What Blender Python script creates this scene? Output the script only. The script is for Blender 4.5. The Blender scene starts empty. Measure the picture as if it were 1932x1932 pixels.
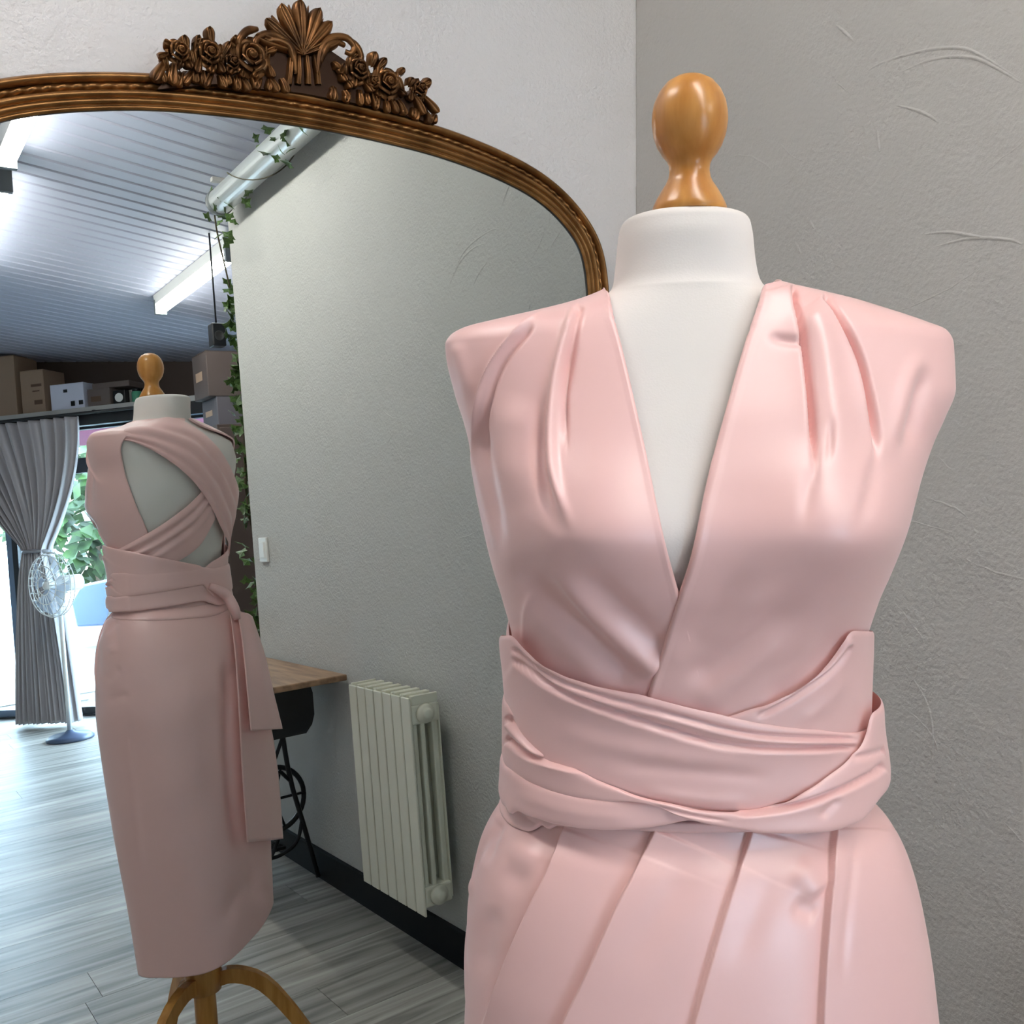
import bpy, bmesh, math, random
import numpy as np
from mathutils import Vector, Matrix

R = math.radians
S = 0.88
# ------------------------------------------------------------------ camera
PSI, PITCH, ROLL, FPX = R(31.75), R(5.51), R(0.81), 1792.0
CAM = np.array([-1.400, -1.715, 1.580]) * S
_xh = np.array([math.cos(PSI), -math.sin(PSI), 0.0])
_fh = np.array([math.sin(PSI), math.cos(PSI), 0.0])
ZC = _fh * math.cos(PITCH) + np.array([0, 0, -math.sin(PITCH)])
_yd = np.cross(ZC, _xh)
XC = _xh * math.cos(ROLL) + _yd * math.sin(ROLL)
YC = -_xh * math.sin(ROLL) + _yd * math.cos(ROLL)

scene = bpy.context.scene
COL = scene.collection
cd = bpy.data.cameras.new('camera'); co = bpy.data.objects.new('camera', cd); COL.objects.link(co)
cd.sensor_width = 36.0; cd.lens = FPX / 1932.0 * 36.0; cd.clip_start = 0.02; cd.clip_end = 200
co.matrix_world = Matrix(((XC[0], -YC[0], -ZC[0], CAM[0]), (XC[1], -YC[1], -ZC[1], CAM[1]),
                          (XC[2], -YC[2], -ZC[2], CAM[2]), (0, 0, 0, 1)))
scene.camera = co

# ------------------------------------------------------------------ world, light level
SKY_STRENGTH = 26.0
TUBE_STRENGTH = 42.0
wd = bpy.data.worlds.new('world'); scene.world = wd; wd.use_nodes = True
bg = wd.node_tree.nodes['Background']
bg.inputs[0].default_value = (0.60, 0.78, 1.0, 1); bg.inputs[1].default_value = SKY_STRENGTH
scene.view_settings.view_transform = 'Standard'
scene.view_settings.look = 'None'
scene.view_settings.gamma = 1.0
scene.view_settings.use_curve_mapping = False
scene.view_settings.exposure = 0.68
scene.cycles.max_bounces = 10
scene.cycles.diffuse_bounces = 5
scene.cycles.glossy_bounces = 5
scene.cycles.transmission_bounces = 8
scene.cycles.transparent_max_bounces = 10
scene.cycles.sample_clamp_indirect = 6.0
scene.cycles.caustics_reflective = True
scene.cycles.caustics_refractive = False

# ------------------------------------------------------------------ measuring helpers
MY, MT = R(2.14), R(3.24)                       # the mirror's turn and lean
M0 = np.array([-0.7, -0.099, 1.58]) * S
MN = np.array([math.sin(MY) * math.cos(MT), -math.cos(MY) * math.cos(MT), math.sin(MT)])
MA = np.array([math.cos(MY), math.sin(MY), 0.0])
MB = np.cross(MN, MA); MB = MB if MB[2] > 0 else -MB

def ray(x, y):
    d = XC * (x - 966) / FPX + YC * (y - 966) / FPX + ZC
    return d / np.linalg.norm(d)
def proj(P):
    v = np.asarray(P, float) - CAM
    z = v @ ZC
    return np.stack([966 + FPX * (v @ XC) / z, 966 + FPX * (v @ YC) / z], -1)
def refl(P):
    P = np.asarray(P, float)
    return P - 2 * ((P - M0) @ MN)[..., None] * MN
def projm(P):
    return proj(refl(P))
def seen(x, y, n, c, mir=True):
    """the point of plane n.p = c that shows at photo position x, y (through the mirror)"""
    d = ray(x, y); o = CAM.copy()
    if mir:
        s = ((M0 - o) @ MN) / (d @ MN); o = o + s * d; d = d - 2 * (d @ MN) * MN
    n = np.array(n, float); s = (c - o @ n) / (d @ n)
    return o + s * d
def mplane(x, y):
    v = seen(x, y, MN, M0 @ MN, False) - M0
    return float(v @ MA), float(v @ MB)
def mpt(a, b, h=0.0):
    return M0 + MA * a + MB * b + MN * h
def spline(xs, ys):
    xs = np.array(xs, float); ys = np.array(ys, float); n = len(xs)
    h = np.diff(xs); d = np.diff(ys) / h
    m = np.zeros(n); m[0] = d[0]; m[-1] = d[-1]
    for i in range(1, n - 1):
        if d[i - 1] * d[i] > 0:
            w1 = 2 * h[i] + h[i - 1]; w2 = h[i] + 2 * h[i - 1]
            m[i] = (w1 + w2) / (w1 / d[i - 1] + w2 / d[i])
    def fn(x):
        x = np.clip(np.asarray(x, float), xs[0], xs[-1])
        i = np.clip(np.searchsorted(xs, x) - 1, 0, n - 2)
        t = (x - xs[i]) / h[i]
        return ((1 + 2 * t) * (1 - t) ** 2 * ys[i] + t * (1 - t) ** 2 * h[i] * m[i]
                + t * t * (3 - 2 * t) * ys[i + 1] + t * t * (t - 1) * h[i] * m[i + 1])
    return fn
def smooth_path(pts, n):
    """Catmull-Rom through pts, n samples"""
    p = np.array(pts, float); p = np.vstack([2 * p[0] - p[1], p, 2 * p[-1] - p[-2]])
    out = []
    for t in np.linspace(0, len(p) - 3 - 1e-9, n):
        i = int(t); u = t - i
        a, b, c, d = p[i], p[i + 1], p[i + 2], p[i + 3]
        out.append(.5 * (2 * b + (c - a) * u + (2 * a - 5 * b + 4 * c - d) * u * u + (3 * b - a - 3 * c + d) * u ** 3))
    return np.array(out)

# ------------------------------------------------------------------ object helpers
def props(o, label=None, cat=None, group=None, kind=None):
    if label: o['label'] = label
    if cat: o['category'] = cat
    if group: o['group'] = group
    if kind: o['kind'] = kind
    return o
def empty(name, loc=(0, 0, 0), label=None, cat=None, group=None, rz=0.0):
    o = bpy.data.objects.new(name, None); COL.objects.link(o)
    o.location = loc; o.rotation_euler = (0, 0, rz); o.empty_display_size = .05
    return props(o, label, cat, group)
def link(name, me, mat=None, parent=None, smooth=False):
    o = bpy.data.objects.new(name, me); COL.objects.link(o)
    if mat and not me.materials: me.materials.append(mat)
    if smooth: me.shade_smooth()
    if parent:
        o.parent = parent                        # mesh data of parts are in the parent's own frame
    return o
def mesh(name, V, F, mat=None, parent=None, smooth=False, world=False):
    """world=True: V is in world coordinates and is brought into the parent's frame"""
    V = np.asarray(V, float)
    if world and parent is not None:
        mw = Matrix.Translation(parent.location) @ parent.rotation_euler.to_matrix().to_4x4()
        if parent.parent is not None:
            pp = parent.parent
            mw = Matrix.Translation(pp.location) @ pp.rotation_euler.to_matrix().to_4x4() @ mw
        mi = np.array(mw.inverted())
        V = V @ mi[:3, :3].T + mi[:3, 3]
    me = bpy.data.meshes.new(name); me.from_pydata([tuple(v) for v in V.tolist()], [], [tuple(f) for f in F]); me.update()
    return link(name, me, mat, parent, smooth)
def grid_faces(nr, nc, closed=False, off=0):
    F = []
    for i in range(nr - 1):
        for j in range(nc if closed else nc - 1):
            k = (j + 1) % nc
            F.append((off + i * nc + j, off + i * nc + k, off + (i + 1) * nc + k, off + (i + 1) * nc + j))
    return F
class Geo:
    def __init__(s): s.V = []; s.F = []
    def add(s, V, F):
        o = len(s.V); s.V += [tuple(map(float, v)) for v in V]; s.F += [tuple(i + o for i in f) for f in F]; return s
    def box(s, x0, x1, y0, y1, z0, z1):
        return s.add([(x0, y0, z0), (x1, y0, z0), (x1, y1, z0), (x0, y1, z0), (x0, y0, z1), (x1, y0, z1), (x1, y1, z1), (x0, y1, z1)],
                     [(0, 3, 2, 1), (4, 5, 6, 7), (0, 1, 5, 4), (1, 2, 6, 5), (2, 3, 7, 6), (3, 0, 4, 7)])
    def frame_box(s, o, ax, ay, az, x0, x1, y0, y1, z0, z1):
        g = Geo().box(x0, x1, y0, y1, z0, z1); o = np.array(o)
        return s.add([o + np.array(ax) * v[0] + np.array(ay) * v[1] + np.array(az) * v[2] for v in g.V], g.F)
    def tube(s, pts, r, seg=8, cap=True):
        P = np.array(pts, float); n = len(P); rr = np.broadcast_to(np.array(r, float), (n,))
        T = np.gradient(P, axis=0); T /= np.linalg.norm(T, axis=1)[:, None] + 1e-12
        up = np.array([0, 0, 1.0]) if abs(T[0][2]) < .9 else np.array([1.0, 0, 0])
        V = []; N = up - (up @ T[0]) * T[0]; N /= np.linalg.norm(N)
        for i in range(n):
            N = N - (N @ T[i]) * T[i]; N /= np.linalg.norm(N) + 1e-12; B = np.cross(T[i], N)
            for k in range(seg):
                a = 2 * math.pi * k / seg; V.append(P[i] + rr[i] * (math.cos(a) * N + math.sin(a) * B))
        F = grid_faces(n, seg, True)
        if cap: F += [tuple(range(seg - 1, -1, -1)), tuple((n - 1) * seg + k for k in range(seg))]
        return s.add(V, F)
    def lathe(s, prof, seg=32, c=(0, 0, 0)):
        V = [(c[0] + r * math.cos(2 * math.pi * k / seg), c[1] + r * math.sin(2 * math.pi * k / seg), c[2] + z) for r, z in prof for k in range(seg)]
        n = len(prof); F = grid_faces(n, seg, True) + [tuple(range(seg - 1, -1, -1)), tuple((n - 1) * seg + k for k in range(seg))]
        return s.add(V, F)
    def obj(s, name, mat, parent=None, smooth=False, world=False):
        return mesh(name, s.V, s.F, mat, parent, smooth, world)
def bevel(o, w, seg=2):
    m = o.modifiers.new('bevel', 'BEVEL'); m.width = w; m.segments = seg; m.limit_method = 'ANGLE'; m.angle_limit = R(40)
    return o

# ------------------------------------------------------------------ materials
def mat(name, col, rough=.5, metal=0.0, spec=.5, **kw):
    m = bpy.data.materials.new(name); m.use_nodes = True
    b = m.node_tree.nodes['Principled BSDF']
    b.inputs['Base Color'].default_value = (*col, 1); b.inputs['Roughness'].default_value = rough
    b.inputs['Metallic'].default_value = metal; b.inputs['Specular IOR Level'].default_value = spec
    for k, v in kw.items(): b.inputs[k.replace('_', ' ')].default_value = v
    return m
def nodes(m):
    nt = m.node_tree; return nt, nt.nodes, nt.links, nt.nodes['Principled BSDF']
def srgb(r, g, b):
    f = lambda c: (c / 255 / 12.92) if c / 255 <= .04045 else ((c / 255 + .055) / 1.055) ** 2.4
    return (f(r), f(g), f(b))
def noise_col(m, c1, c2, scale=(1, 1, 1), nscale=5, detail=4, coord='Object', p0=.35, p1=.65):
    nt, N, L, b = nodes(m)
    tc = N.new('ShaderNodeTexCoord'); mp = N.new('ShaderNodeMapping'); mp.inputs['Scale'].default_value = scale
    nz = N.new('ShaderNodeTexNoise'); nz.inputs['Scale'].default_value = nscale; nz.inputs['Detail'].default_value = detail
    cr = N.new('ShaderNodeValToRGB'); cr.color_ramp.elements[0].color = (*c1, 1); cr.color_ramp.elements[1].color = (*c2, 1)
    cr.color_ramp.elements[0].position = p0; cr.color_ramp.elements[1].position = p1
    L.new(tc.outputs[coord], mp.inputs[0]); L.new(mp.outputs[0], nz.inputs[0]); L.new(nz.outputs[0], cr.inputs[0])
    L.new(cr.outputs[0], b.inputs['Base Color'])
    return m, nz
def add_bump(m, strength, dist, nscale, detail=5, scale=(1, 1, 1), coord='Object'):
    nt, N, L, b = nodes(m)
    tc = N.new('ShaderNodeTexCoord'); mp = N.new('ShaderNodeMapping'); mp.inputs['Scale'].default_value = scale
    nz = N.new('ShaderNodeTexNoise'); nz.inputs['Scale'].default_value = nscale; nz.inputs['Detail'].default_value = detail
    bp = N.new('ShaderNodeBump'); bp.inputs['Strength'].default_value = strength; bp.inputs['Distance'].default_value = dist
    L.new(tc.outputs[coord], mp.inputs[0]); L.new(mp.outputs[0], nz.inputs[0]); L.new(nz.outputs[0], bp.inputs['Height'])
    L.new(bp.outputs[0], b.inputs['Normal'])
    return m

def plaster(name, col):
    m = mat(name, col, .75, spec=.3); nt, N, L, b = nodes(m)
    tc = N.new('ShaderNodeTexCoord')
    n1 = N.new('ShaderNodeTexNoise'); n1.inputs['Scale'].default_value = 9; n1.inputs['Detail'].default_value = 8; n1.inputs['Roughness'].default_value = .65
    n2 = N.new('ShaderNodeTexNoise'); n2.inputs['Scale'].default_value = 120; n2.inputs['Detail'].default_value = 5
    n3 = N.new('ShaderNodeTexNoise'); n3.inputs['Scale'].default_value = 4; n3.inputs['Detail'].default_value = 3
    for n in (n1, n2, n3): L.new(tc.outputs['Object'], n.inputs[0])
    mul = N.new('ShaderNodeMath'); mul.operation = 'MULTIPLY'; L.new(n2.outputs[0], mul.inputs[0]); L.new(n3.outputs[0], mul.inputs[1])
    ad = N.new('ShaderNodeMath'); ad.operation = 'MULTIPLY_ADD'; ad.inputs[1].default_value = .8
    L.new(mul.outputs[0], ad.inputs[0]); L.new(n1.outputs[0], ad.inputs[2])
    bp = N.new('ShaderNodeBump'); bp.inputs['Strength'].default_value = 1.0; bp.inputs['Distance'].default_value = .007
    L.new(ad.outputs[0], bp.inputs['Height']); L.new(bp.outputs[0], b.inputs['Normal'])
    return m
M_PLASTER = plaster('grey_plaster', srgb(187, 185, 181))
M_PLASTER_LIT = plaster('lit_plaster', srgb(238, 235, 233))  # plaster lightened in colour, standing in for stronger light on the back wall
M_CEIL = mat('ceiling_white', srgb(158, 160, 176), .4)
M_BASE = mat('black_skirting', (.004, .004, .005), .6, spec=.2)
M_DARK = mat('dark_brown_wall', srgb(58, 44, 38), .7)
M_FRAME = mat('black_aluminium', (.012, .013, .016), .4)
M_ALU = mat('grey_aluminium', srgb(110, 125, 145), .35, .4)
M_STEEL = mat('pale_steel', srgb(175, 172, 168), .4, .3)

M_GOLD = mat('antique_gold', srgb(150, 96, 40), .33, .8)
noise_col(M_GOLD, srgb(118, 82, 44), srgb(168, 122, 72), nscale=22)
M_DGOLD = mat('dark_bronze', srgb(104, 62, 26), .34, .75)
noise_col(M_DGOLD, srgb(78, 50, 26), srgb(132, 90, 50), nscale=30)
M_MIRROR = mat('mirror_silver', (.74, .805, .795), 0.0, 1.0)
M_BLACKEDGE = mat('mirror_edge', (.02, .017, .014), .3)

M_WOOD = mat('honey_beech', srgb(196, 136, 66), .28, spec=.5)
noise_col(M_WOOD, srgb(178, 118, 52), srgb(206, 148, 78), scale=(14, 14, 2), nscale=4)
M_JERSEY = mat('white_jersey', srgb(228, 222, 216), .85, spec=.2)
add_bump(M_JERSEY, .15, .001, 600)
M_SATIN = mat('blush_satin', srgb(240, 194, 188), .40, spec=.95)
nodes(M_SATIN)[3].inputs['Sheen Weight'].default_value = .35
nodes(M_SATIN)[3].inputs['Sheen Roughness'].default_value = .4
nodes(M_SATIN)[3].inputs['Sheen Tint'].default_value = (1, .9, .88, 1)

M_RAD = mat('cream_enamel', srgb(226, 224, 208), .3)
M_WHITE = mat('white_plastic', srgb(232, 232, 228), .35)
M_TABLE = mat('old_oak', srgb(142, 112, 88), .5)
noise_col(M_TABLE, srgb(120, 92, 70), srgb(160, 128, 100), scale=(12, 1.5, 12), nscale=3)
M_IRON = mat('black_iron', (.01, .011, .014), .35, .3)
M_CARD = mat('brown_cardboard', srgb(150, 126, 106), .8)
M_CARD2 = mat('grey_cardboard', srgb(104, 92, 88), .8)
M_WBOX = mat('white_carton', srgb(205, 208, 225), .6)
M_CURTAIN = mat('grey_curtain', srgb(182, 177, 180), .45, spec=.5)
nodes(M_CURTAIN)[3].inputs['Sheen Weight'].default_value = .3
M_LEAF = mat('ivy_green', srgb(60, 92, 38), .45); noise_col(M_LEAF, srgb(28, 50, 18), srgb(74, 104, 40), nscale=9)
M_STEM = mat('ivy_stem', srgb(60, 52, 30), .7)
M_PINK = mat('pink_awning', srgb(240, 176, 204), .6)
M_CREAM = mat('cream_render', srgb(150, 132, 112), .8)
M_BARK = mat('tree_bark', srgb(84, 70, 56), .9)
M_TREE = mat('tree_leaves', srgb(104, 150, 66), .6); noise_col(M_TREE, srgb(20, 40, 10), srgb(44, 70, 22), nscale=3)
M_PAVE = mat('pale_paving', srgb(205, 203, 198), .8); noise_col(M_PAVE, srgb(150, 149, 146), srgb(172, 170, 166), nscale=2)
M_CARBLUE = mat('pale_blue_paint', srgb(44, 66, 100), .25)
M_TYRE = mat('tyre_black', (.015, .015, .015), .7)
M_TUBE = mat('tube_glow', (1, 1, 1), .4)
nodes(M_TUBE)[3].inputs['Emission Color'].default_value = (1.0, .95, .885, 1)
nodes(M_TUBE)[3].inputs['Emission Strength'].default_value = TUBE_STRENGTH
def glass(name, tint=(1, 1, 1)):
    m = bpy.data.materials.new(name); m.use_nodes = True; nt = m.node_tree; N = nt.nodes; L = nt.links
    for n in list(N): N.remove(n)
    o = N.new('ShaderNodeOutputMaterial'); mx = N.new('ShaderNodeMixShader'); fr = N.new('ShaderNodeFresnel'); fr.inputs[0].default_value = 1.45
    tr = N.new('ShaderNodeBsdfTransparent'); tr.inputs[0].default_value = (*tint, 1)
    gl = N.new('ShaderNodeBsdfGlossy'); gl.inputs['Roughness'].default_value = 0.01
    ge = N.new('ShaderNodeNewGeometry'); sb = N.new('ShaderNodeMath'); sb.operation = 'SUBTRACT'; sb.inputs[0].default_value = 1.0; L.new(ge.outputs['Backfacing'], sb.inputs[1])
    mm = N.new('ShaderNodeMath'); mm.operation = 'MULTIPLY'; L.new(fr.outputs[0], mm.inputs[0]); L.new(sb.outputs[0], mm.inputs[1]); L.new(mm.outputs[0], mx.inputs[0]); L.new(tr.outputs[0], mx.inputs[1]); L.new(gl.outputs[0], mx.inputs[2]); L.new(mx.outputs[0], o.inputs[0])
    return m
M_GLASS = glass('window_glass', (.97, .99, .98))
M_FANBLADE = mat('clear_blue_plastic', srgb(196, 214, 240), .2, Alpha=.55)

# floor: grey oak laminate
M_FLOOR = mat('grey_oak_laminate', srgb(140, 136, 130), .42, spec=.2)
nt, N, L, b = nodes(M_FLOOR)
tc = N.new('ShaderNodeTexCoord'); oi = N.new('ShaderNodeObjectInfo')
mp = N.new('ShaderNodeMapping'); mp.inputs['Scale'].default_value = (1.6, 22, 22)
cb = N.new('ShaderNodeCombineXYZ'); vm = N.new('ShaderNodeVectorMath')
mu = N.new('ShaderNodeMath'); mu.operation = 'MULTIPLY'; mu.inputs[1].default_value = 37.0
L.new(oi.outputs['Random'], mu.inputs[0]); L.new(mu.outputs[0], cb.inputs[0]); L.new(mu.outputs[0], cb.inputs[1])
L.new(tc.outputs['Object'], vm.inputs[0]); L.new(cb.outputs[0], vm.inputs[1]); L.new(vm.outputs[0], mp.inputs[0])
nz = N.new('ShaderNodeTexNoise'); nz.inputs['Scale'].default_value = 1.3; nz.inputs['Detail'].default_value = 6; nz.inputs['Distortion'].default_value = .6
L.new(mp.outputs[0], nz.inputs[0])
cr = N.new('ShaderNodeValToRGB'); cr.color_ramp.elements[0].position = .3; cr.color_ramp.elements[1].position = .72
cr.color_ramp.elements[0].color = (*srgb(112, 108, 103), 1); cr.color_ramp.elements[1].color = (*srgb(190, 185, 177), 1)
L.new(nz.outputs[0], cr.inputs[0])
hs = N.new('ShaderNodeHueSaturation'); mr = N.new('ShaderNodeMapRange'); mr.inputs[3].default_value = .78; mr.inputs[4].default_value = 1.12
L.new(oi.outputs['Random'], mr.inputs[0]); L.new(mr.outputs[0], hs.inputs['Value']); L.new(cr.outputs[0], hs.inputs['Color'])
L.new(hs.outputs[0], b.inputs['Base Color'])

# ================================================================== the setting
def struct(o):
    o['kind'] = 'structure'; return o
XL, YEND = -3.6, -2.30
SL = 0.15
def ceil_z(x): return 2.552 - SL * x
FD = np.array([.6832, .7302, 0.0]); FD /= np.linalg.norm(FD)           # along the glazed shop front
FN = np.array([-FD[1], FD[0], 0.0]); FCV = -4.2238                      # its normal, into the room
def fac(s, off, z): return FN * (FCV + off) + FD * s + np.array([0, 0, z])
def fac_of(x, y, off):
    P = seen(x, y, FN, FCV + off); return float(P @ FD), float(P[2])
def fac_x(y):                                                         # world x of the shop front at depth y
    s = (y - FN[1] * FCV) / FD[1]; return FN[0] * FCV + FD[0] * s

# floor: base slab + single planks where they can be told apart
fl = struct(Geo().box(XL - .2, 2.2, -11, .2, -.10, -.008).obj('floor', mat('floor_underlay', srgb(60, 58, 56), .6)))
rng = random.Random(4)
PW, PL = .19, 1.25
plank_me = None
g = Geo().box(0, PL - .0015, 0, PW - .0012, -.008, 0.0)
k = 0
y = -PW
while y > -7.4:
    x = XL - rng.uniform(0, PL)
    while x < min(1.9, fac_x(y) + .3):
        if plank_me is None:
            o = g.obj('plank', M_FLOOR, fl); plank_me = o.data; bevel(o, .0008, 1)
        else:
            o = bpy.data.objects.new('plank', plank_me); COL.objects.link(o); o.parent = fl
        o.location = (x, y, 0)
        x += PL; k += 1
    y -= PW
far = Geo().box(XL - .2, 0.6, -10.9, y + PW, -.008, -.0005).obj('far_planking', M_FLOOR, fl); far['kind'] = 'stuff'

# walls
Gw = Geo()
Gw.add([(XL, 0, 0), (0.1, 0, 0), (0.1, 0, ceil_z(.1)), (XL, 0, ceil_z(XL)), (XL, .12, 0), (0.1, .12, 0), (0.1, .12, ceil_z(.1)), (XL, .12, ceil_z(XL))],
       [(0, 1, 2, 3), (5, 4, 7, 6), (3, 2, 6, 7), (0, 4, 5, 1), (1, 5, 6, 2), (0, 3, 7, 4)])
wall_back = struct(Gw.obj('wall_back', M_PLASTER_LIT))
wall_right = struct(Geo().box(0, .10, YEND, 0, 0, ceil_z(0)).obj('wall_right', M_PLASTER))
bevel(wall_right, .004, 2)
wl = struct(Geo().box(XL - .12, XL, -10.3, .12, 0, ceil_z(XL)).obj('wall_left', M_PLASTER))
wrc = struct(Geo().box(.10, 1.8, YEND + .06, YEND + .16, 0, 2.6).obj('wall_recess', M_PLASTER))
wsd = struct(Geo().box(1.8, 1.92, -4.35, YEND + .16, 0, 2.4).obj('wall_side', M_DARK))

# trowel ridges left in the plaster: low real relief
def ridge(g, path, w, h, to3d):
    n = len(path); V = []; F = []
    T = np.gradient(path, axis=0); T /= np.linalg.norm(T, axis=1)[:, None] + 1e-9
    Nn = np.stack([-T[:, 1], T[:, 0]], 1)
    for i in range(n):
        e = math.sin(math.pi * i / (n - 1)) ** .6 if 0 < i < n - 1 else 0
        for q, hh in ((-1, -.0004), (-.25, .8), (.15, 1), (1, -.0004)):
            p = path[i] + Nn[i] * w * q * (.4 + .6 * e); V.append(to3d(p, h * e * max(hh, 0) - .0003))
    F = grid_faces(n, 4)
    g.add(V, F)
def arcs(to3d, u0, u1, v0, v1, cnt, seed, extra=(), hmul=1.0):
    r = random.Random(seed); g = Geo()
    for e in extra: ridge(g, smooth_path(e, 28), .0030, .0022 * hmul, to3d)
    for i in range(cnt):
        cx, cy = r.uniform(u0, u1), r.uniform(v0, v1); rad = r.uniform(.05, .28); a0 = r.uniform(0, 6.28); da = r.uniform(.25, 1.3) * r.choice((-1, 1))
        p = np.array([(cx + rad * math.cos(a0 + da * t), cy + rad * .7 * math.sin(a0 + da * t)) for t in np.linspace(0, 1, 12)])
        p += np.array([(r.gauss(0, .001), r.gauss(0, .001)) for _ in range(12)])
        if p[:, 0].min() < u0 or p[:, 0].max() > u1: continue
        ridge(g, p, r.uniform(.0012, .0026), r.uniform(.0003, .0012) * hmul, to3d)
    return g
def wr(px):  # photo position -> (y, z) on the right wall seen directly
    P = seen(px[0], px[1], (1, 0, 0), 0, False); return (P[1], P[2])
big = [[wr(p) for p in q] for q in (
    [(1625, 142), (1665, 118), (1740, 96), (1805, 90), (1850, 104), (1932, 155)],
    [(1690, 140), (1760, 112), (1830, 108), (1880, 128), (1932, 160)],
    [(1688, 198), (1722, 206), (1752, 218), (1772, 232)], [(1575, 45), (1595, 62), (1615, 82)],
    [(1740, 442), (1790, 438), (1840, 446), (1880, 452)], [(1755, 468), (1830, 450), (1900, 452), (1932, 462)],
    [(1528, 415), (1536, 432)], [(1500, 455), (1512, 480)], [(1655, 245), (1660, 290)])]
o = arcs(lambda p, h: (-h, p[0], p[1]), -2.25, -.02, .15, 2.5, 420, 3, big).obj('plaster_ridges', M_PLASTER, wall_right, True); o['kind'] = 'stuff'
o = arcs(lambda p, h: (p[0], -h, p[1]), -2.2, -.02, .8, 2.6, 260, 5, hmul=.8).obj('plaster_ridges', M_PLASTER_LIT, wall_back, True); o['kind'] = 'stuff'

# skirting
struct(Geo().box(-.014, 0, YEND - .014, 0, 0, .10).box(-.014, .10, YEND - .014, YEND, 0, .10).obj('baseboard_right', M_BASE))
struct(Geo().box(XL, -.014, -.014, 0, 0, .10).obj('baseboard_back', M_BASE))

# ceiling: white boards running to the right wall
ce = struct(Geo().add([(XL - .1, .15, ceil_z(XL - .1) + .005), (2.0, .15, ceil_z(2.0) + .005), (2.0, -10.5, ceil_z(2.0) + .005), (XL - .1, -10.5, ceil_z(XL - .1) + .005),
                       (XL - .1, .15, ceil_z(XL - .1) + .09), (2.0, .15, ceil_z(2.0) + .09), (2.0, -10.5, ceil_z(2.0) + .09), (XL - .1, -10.5, ceil_z(XL - .1) + .09)],
                      [(0, 1, 2, 3), (7, 6, 5, 4), (0, 4, 5, 1), (1, 5, 6, 2), (2, 6, 7, 3), (3, 7, 4, 0)]).obj('ceiling', M_CEIL))
BW = .092
y = 0.1
board_cache = {}
while y > -10.2:
    xm = 1.9 if y > -4.4 else max(fac_x(y) + .05, XL + .1)
    key = round(xm, 3)
    if key not in board_cache:
        V = [(XL, 0, ceil_z(XL)), (xm, 0, ceil_z(xm)), (xm, BW - .003, ceil_z(xm)), (XL, BW - .003, ceil_z(XL))]
        V += [(a, b_, c_ + .006) for a, b_, c_ in V]
        V[0] = (XL, .010, V[0][2]); V[1] = (xm, .010, V[1][2]); V[2] = (xm, BW - .013, V[2][2]); V[3] = (XL, BW - .013, V[3][2])
        o = mesh('ceiling_board', V, [(0, 1, 2, 3), (7, 6, 5, 4), (0, 4, 5, 1), (1, 5, 6, 2), (2, 6, 7, 3), (3, 7, 4, 0)], M_CEIL, ce)
        board_cache[key] = o.data
    else:
        o = bpy.data.objects.new('ceiling_board', board_cache[key]); COL.objects.link(o); o.parent = ce
    o.location = (0, y - BW, 0)
    y -= BW

# glazed shop front
S0, S1, HEAD = -5.86, -1.95, 2.10
wf = Geo(); wf.frame_box(fac(0, 0, 0), FD, FN, (0, 0, 1), -10.0, S1 + .1, -.10, 0, HEAD, 3.3)
wf.frame_box(fac(0, 0, 0), FD, FN, (0, 0, 1), -10.0, S0, -.10, 0, 0, HEAD)
struct(wf.obj('wall_front', M_DARK))
th = Geo(); th.frame_box(fac(0, 0, 0), FD, FN, (0, 0, 1), S0, S1, -.06, .02, -.008, .012)
struct(th.obj('trim_1', M_FRAME))
edges = [-5.86, -4.876, -3.86, -2.9, -1.95]
for i in range(len(edges) - 1):
    a0, a1 = edges[i], edges[i + 1]
    fm = M_ALU if a1 <= -4.8 else M_FRAME
    g = Geo(); w = .045
    for q in ((a0, a0 + w, .0, HEAD), (a1 - w, a1, .0, HEAD), (a0, a1, .012, .06), (a0, a1, HEAD - .06, HEAD)):
        g.frame_box(fac(0, 0, 0), FD, FN, (0, 0, 1), q[0], q[1], -.05, 0, q[2], q[3])
    if a0 >= -4.9: g.frame_box(fac(0, 0, 0), FD, FN, (0, 0, 1), a0, a1, -.05, 0, 1.735, 1.84)
    wn = struct(g.obj('window_%d' % (i + 1), fm))
    pg = Geo(); pg.frame_box(fac(0, 0, 0), FD, FN, (0, 0, 1), a0 + w, a1 - w, -.030, -.024, .06, HEAD - .06); pg.obj('pane', M_GLASS, wn)
# light portals in the glazed front (they only guide daylight sampling)
ld = bpy.data.lights.new('daylight_portal', 'AREA'); ld.shape = 'RECTANGLE'; ld.size = S1 - S0; ld.size_y = HEAD; ld.cycles.is_portal = True
lo = bpy.data.objects.new('daylight_portal', ld); COL.objects.link(lo)
pc = fac((S0 + S1) / 2, -.12, HEAD / 2)
zx = Vector(-FN); xx = Vector(FD); yx = zx.cross(xx)
lo.matrix_world = Matrix(((xx[0], yx[0], zx[0], pc[0]), (xx[1], yx[1], zx[1], pc[1]), (xx[2], yx[2], zx[2], pc[2]), (0, 0, 0, 1)))

# outside
struct(Geo().box(-40, 40, -60, 6, -.30, -.10).obj('ground', M_PAVE))

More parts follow.
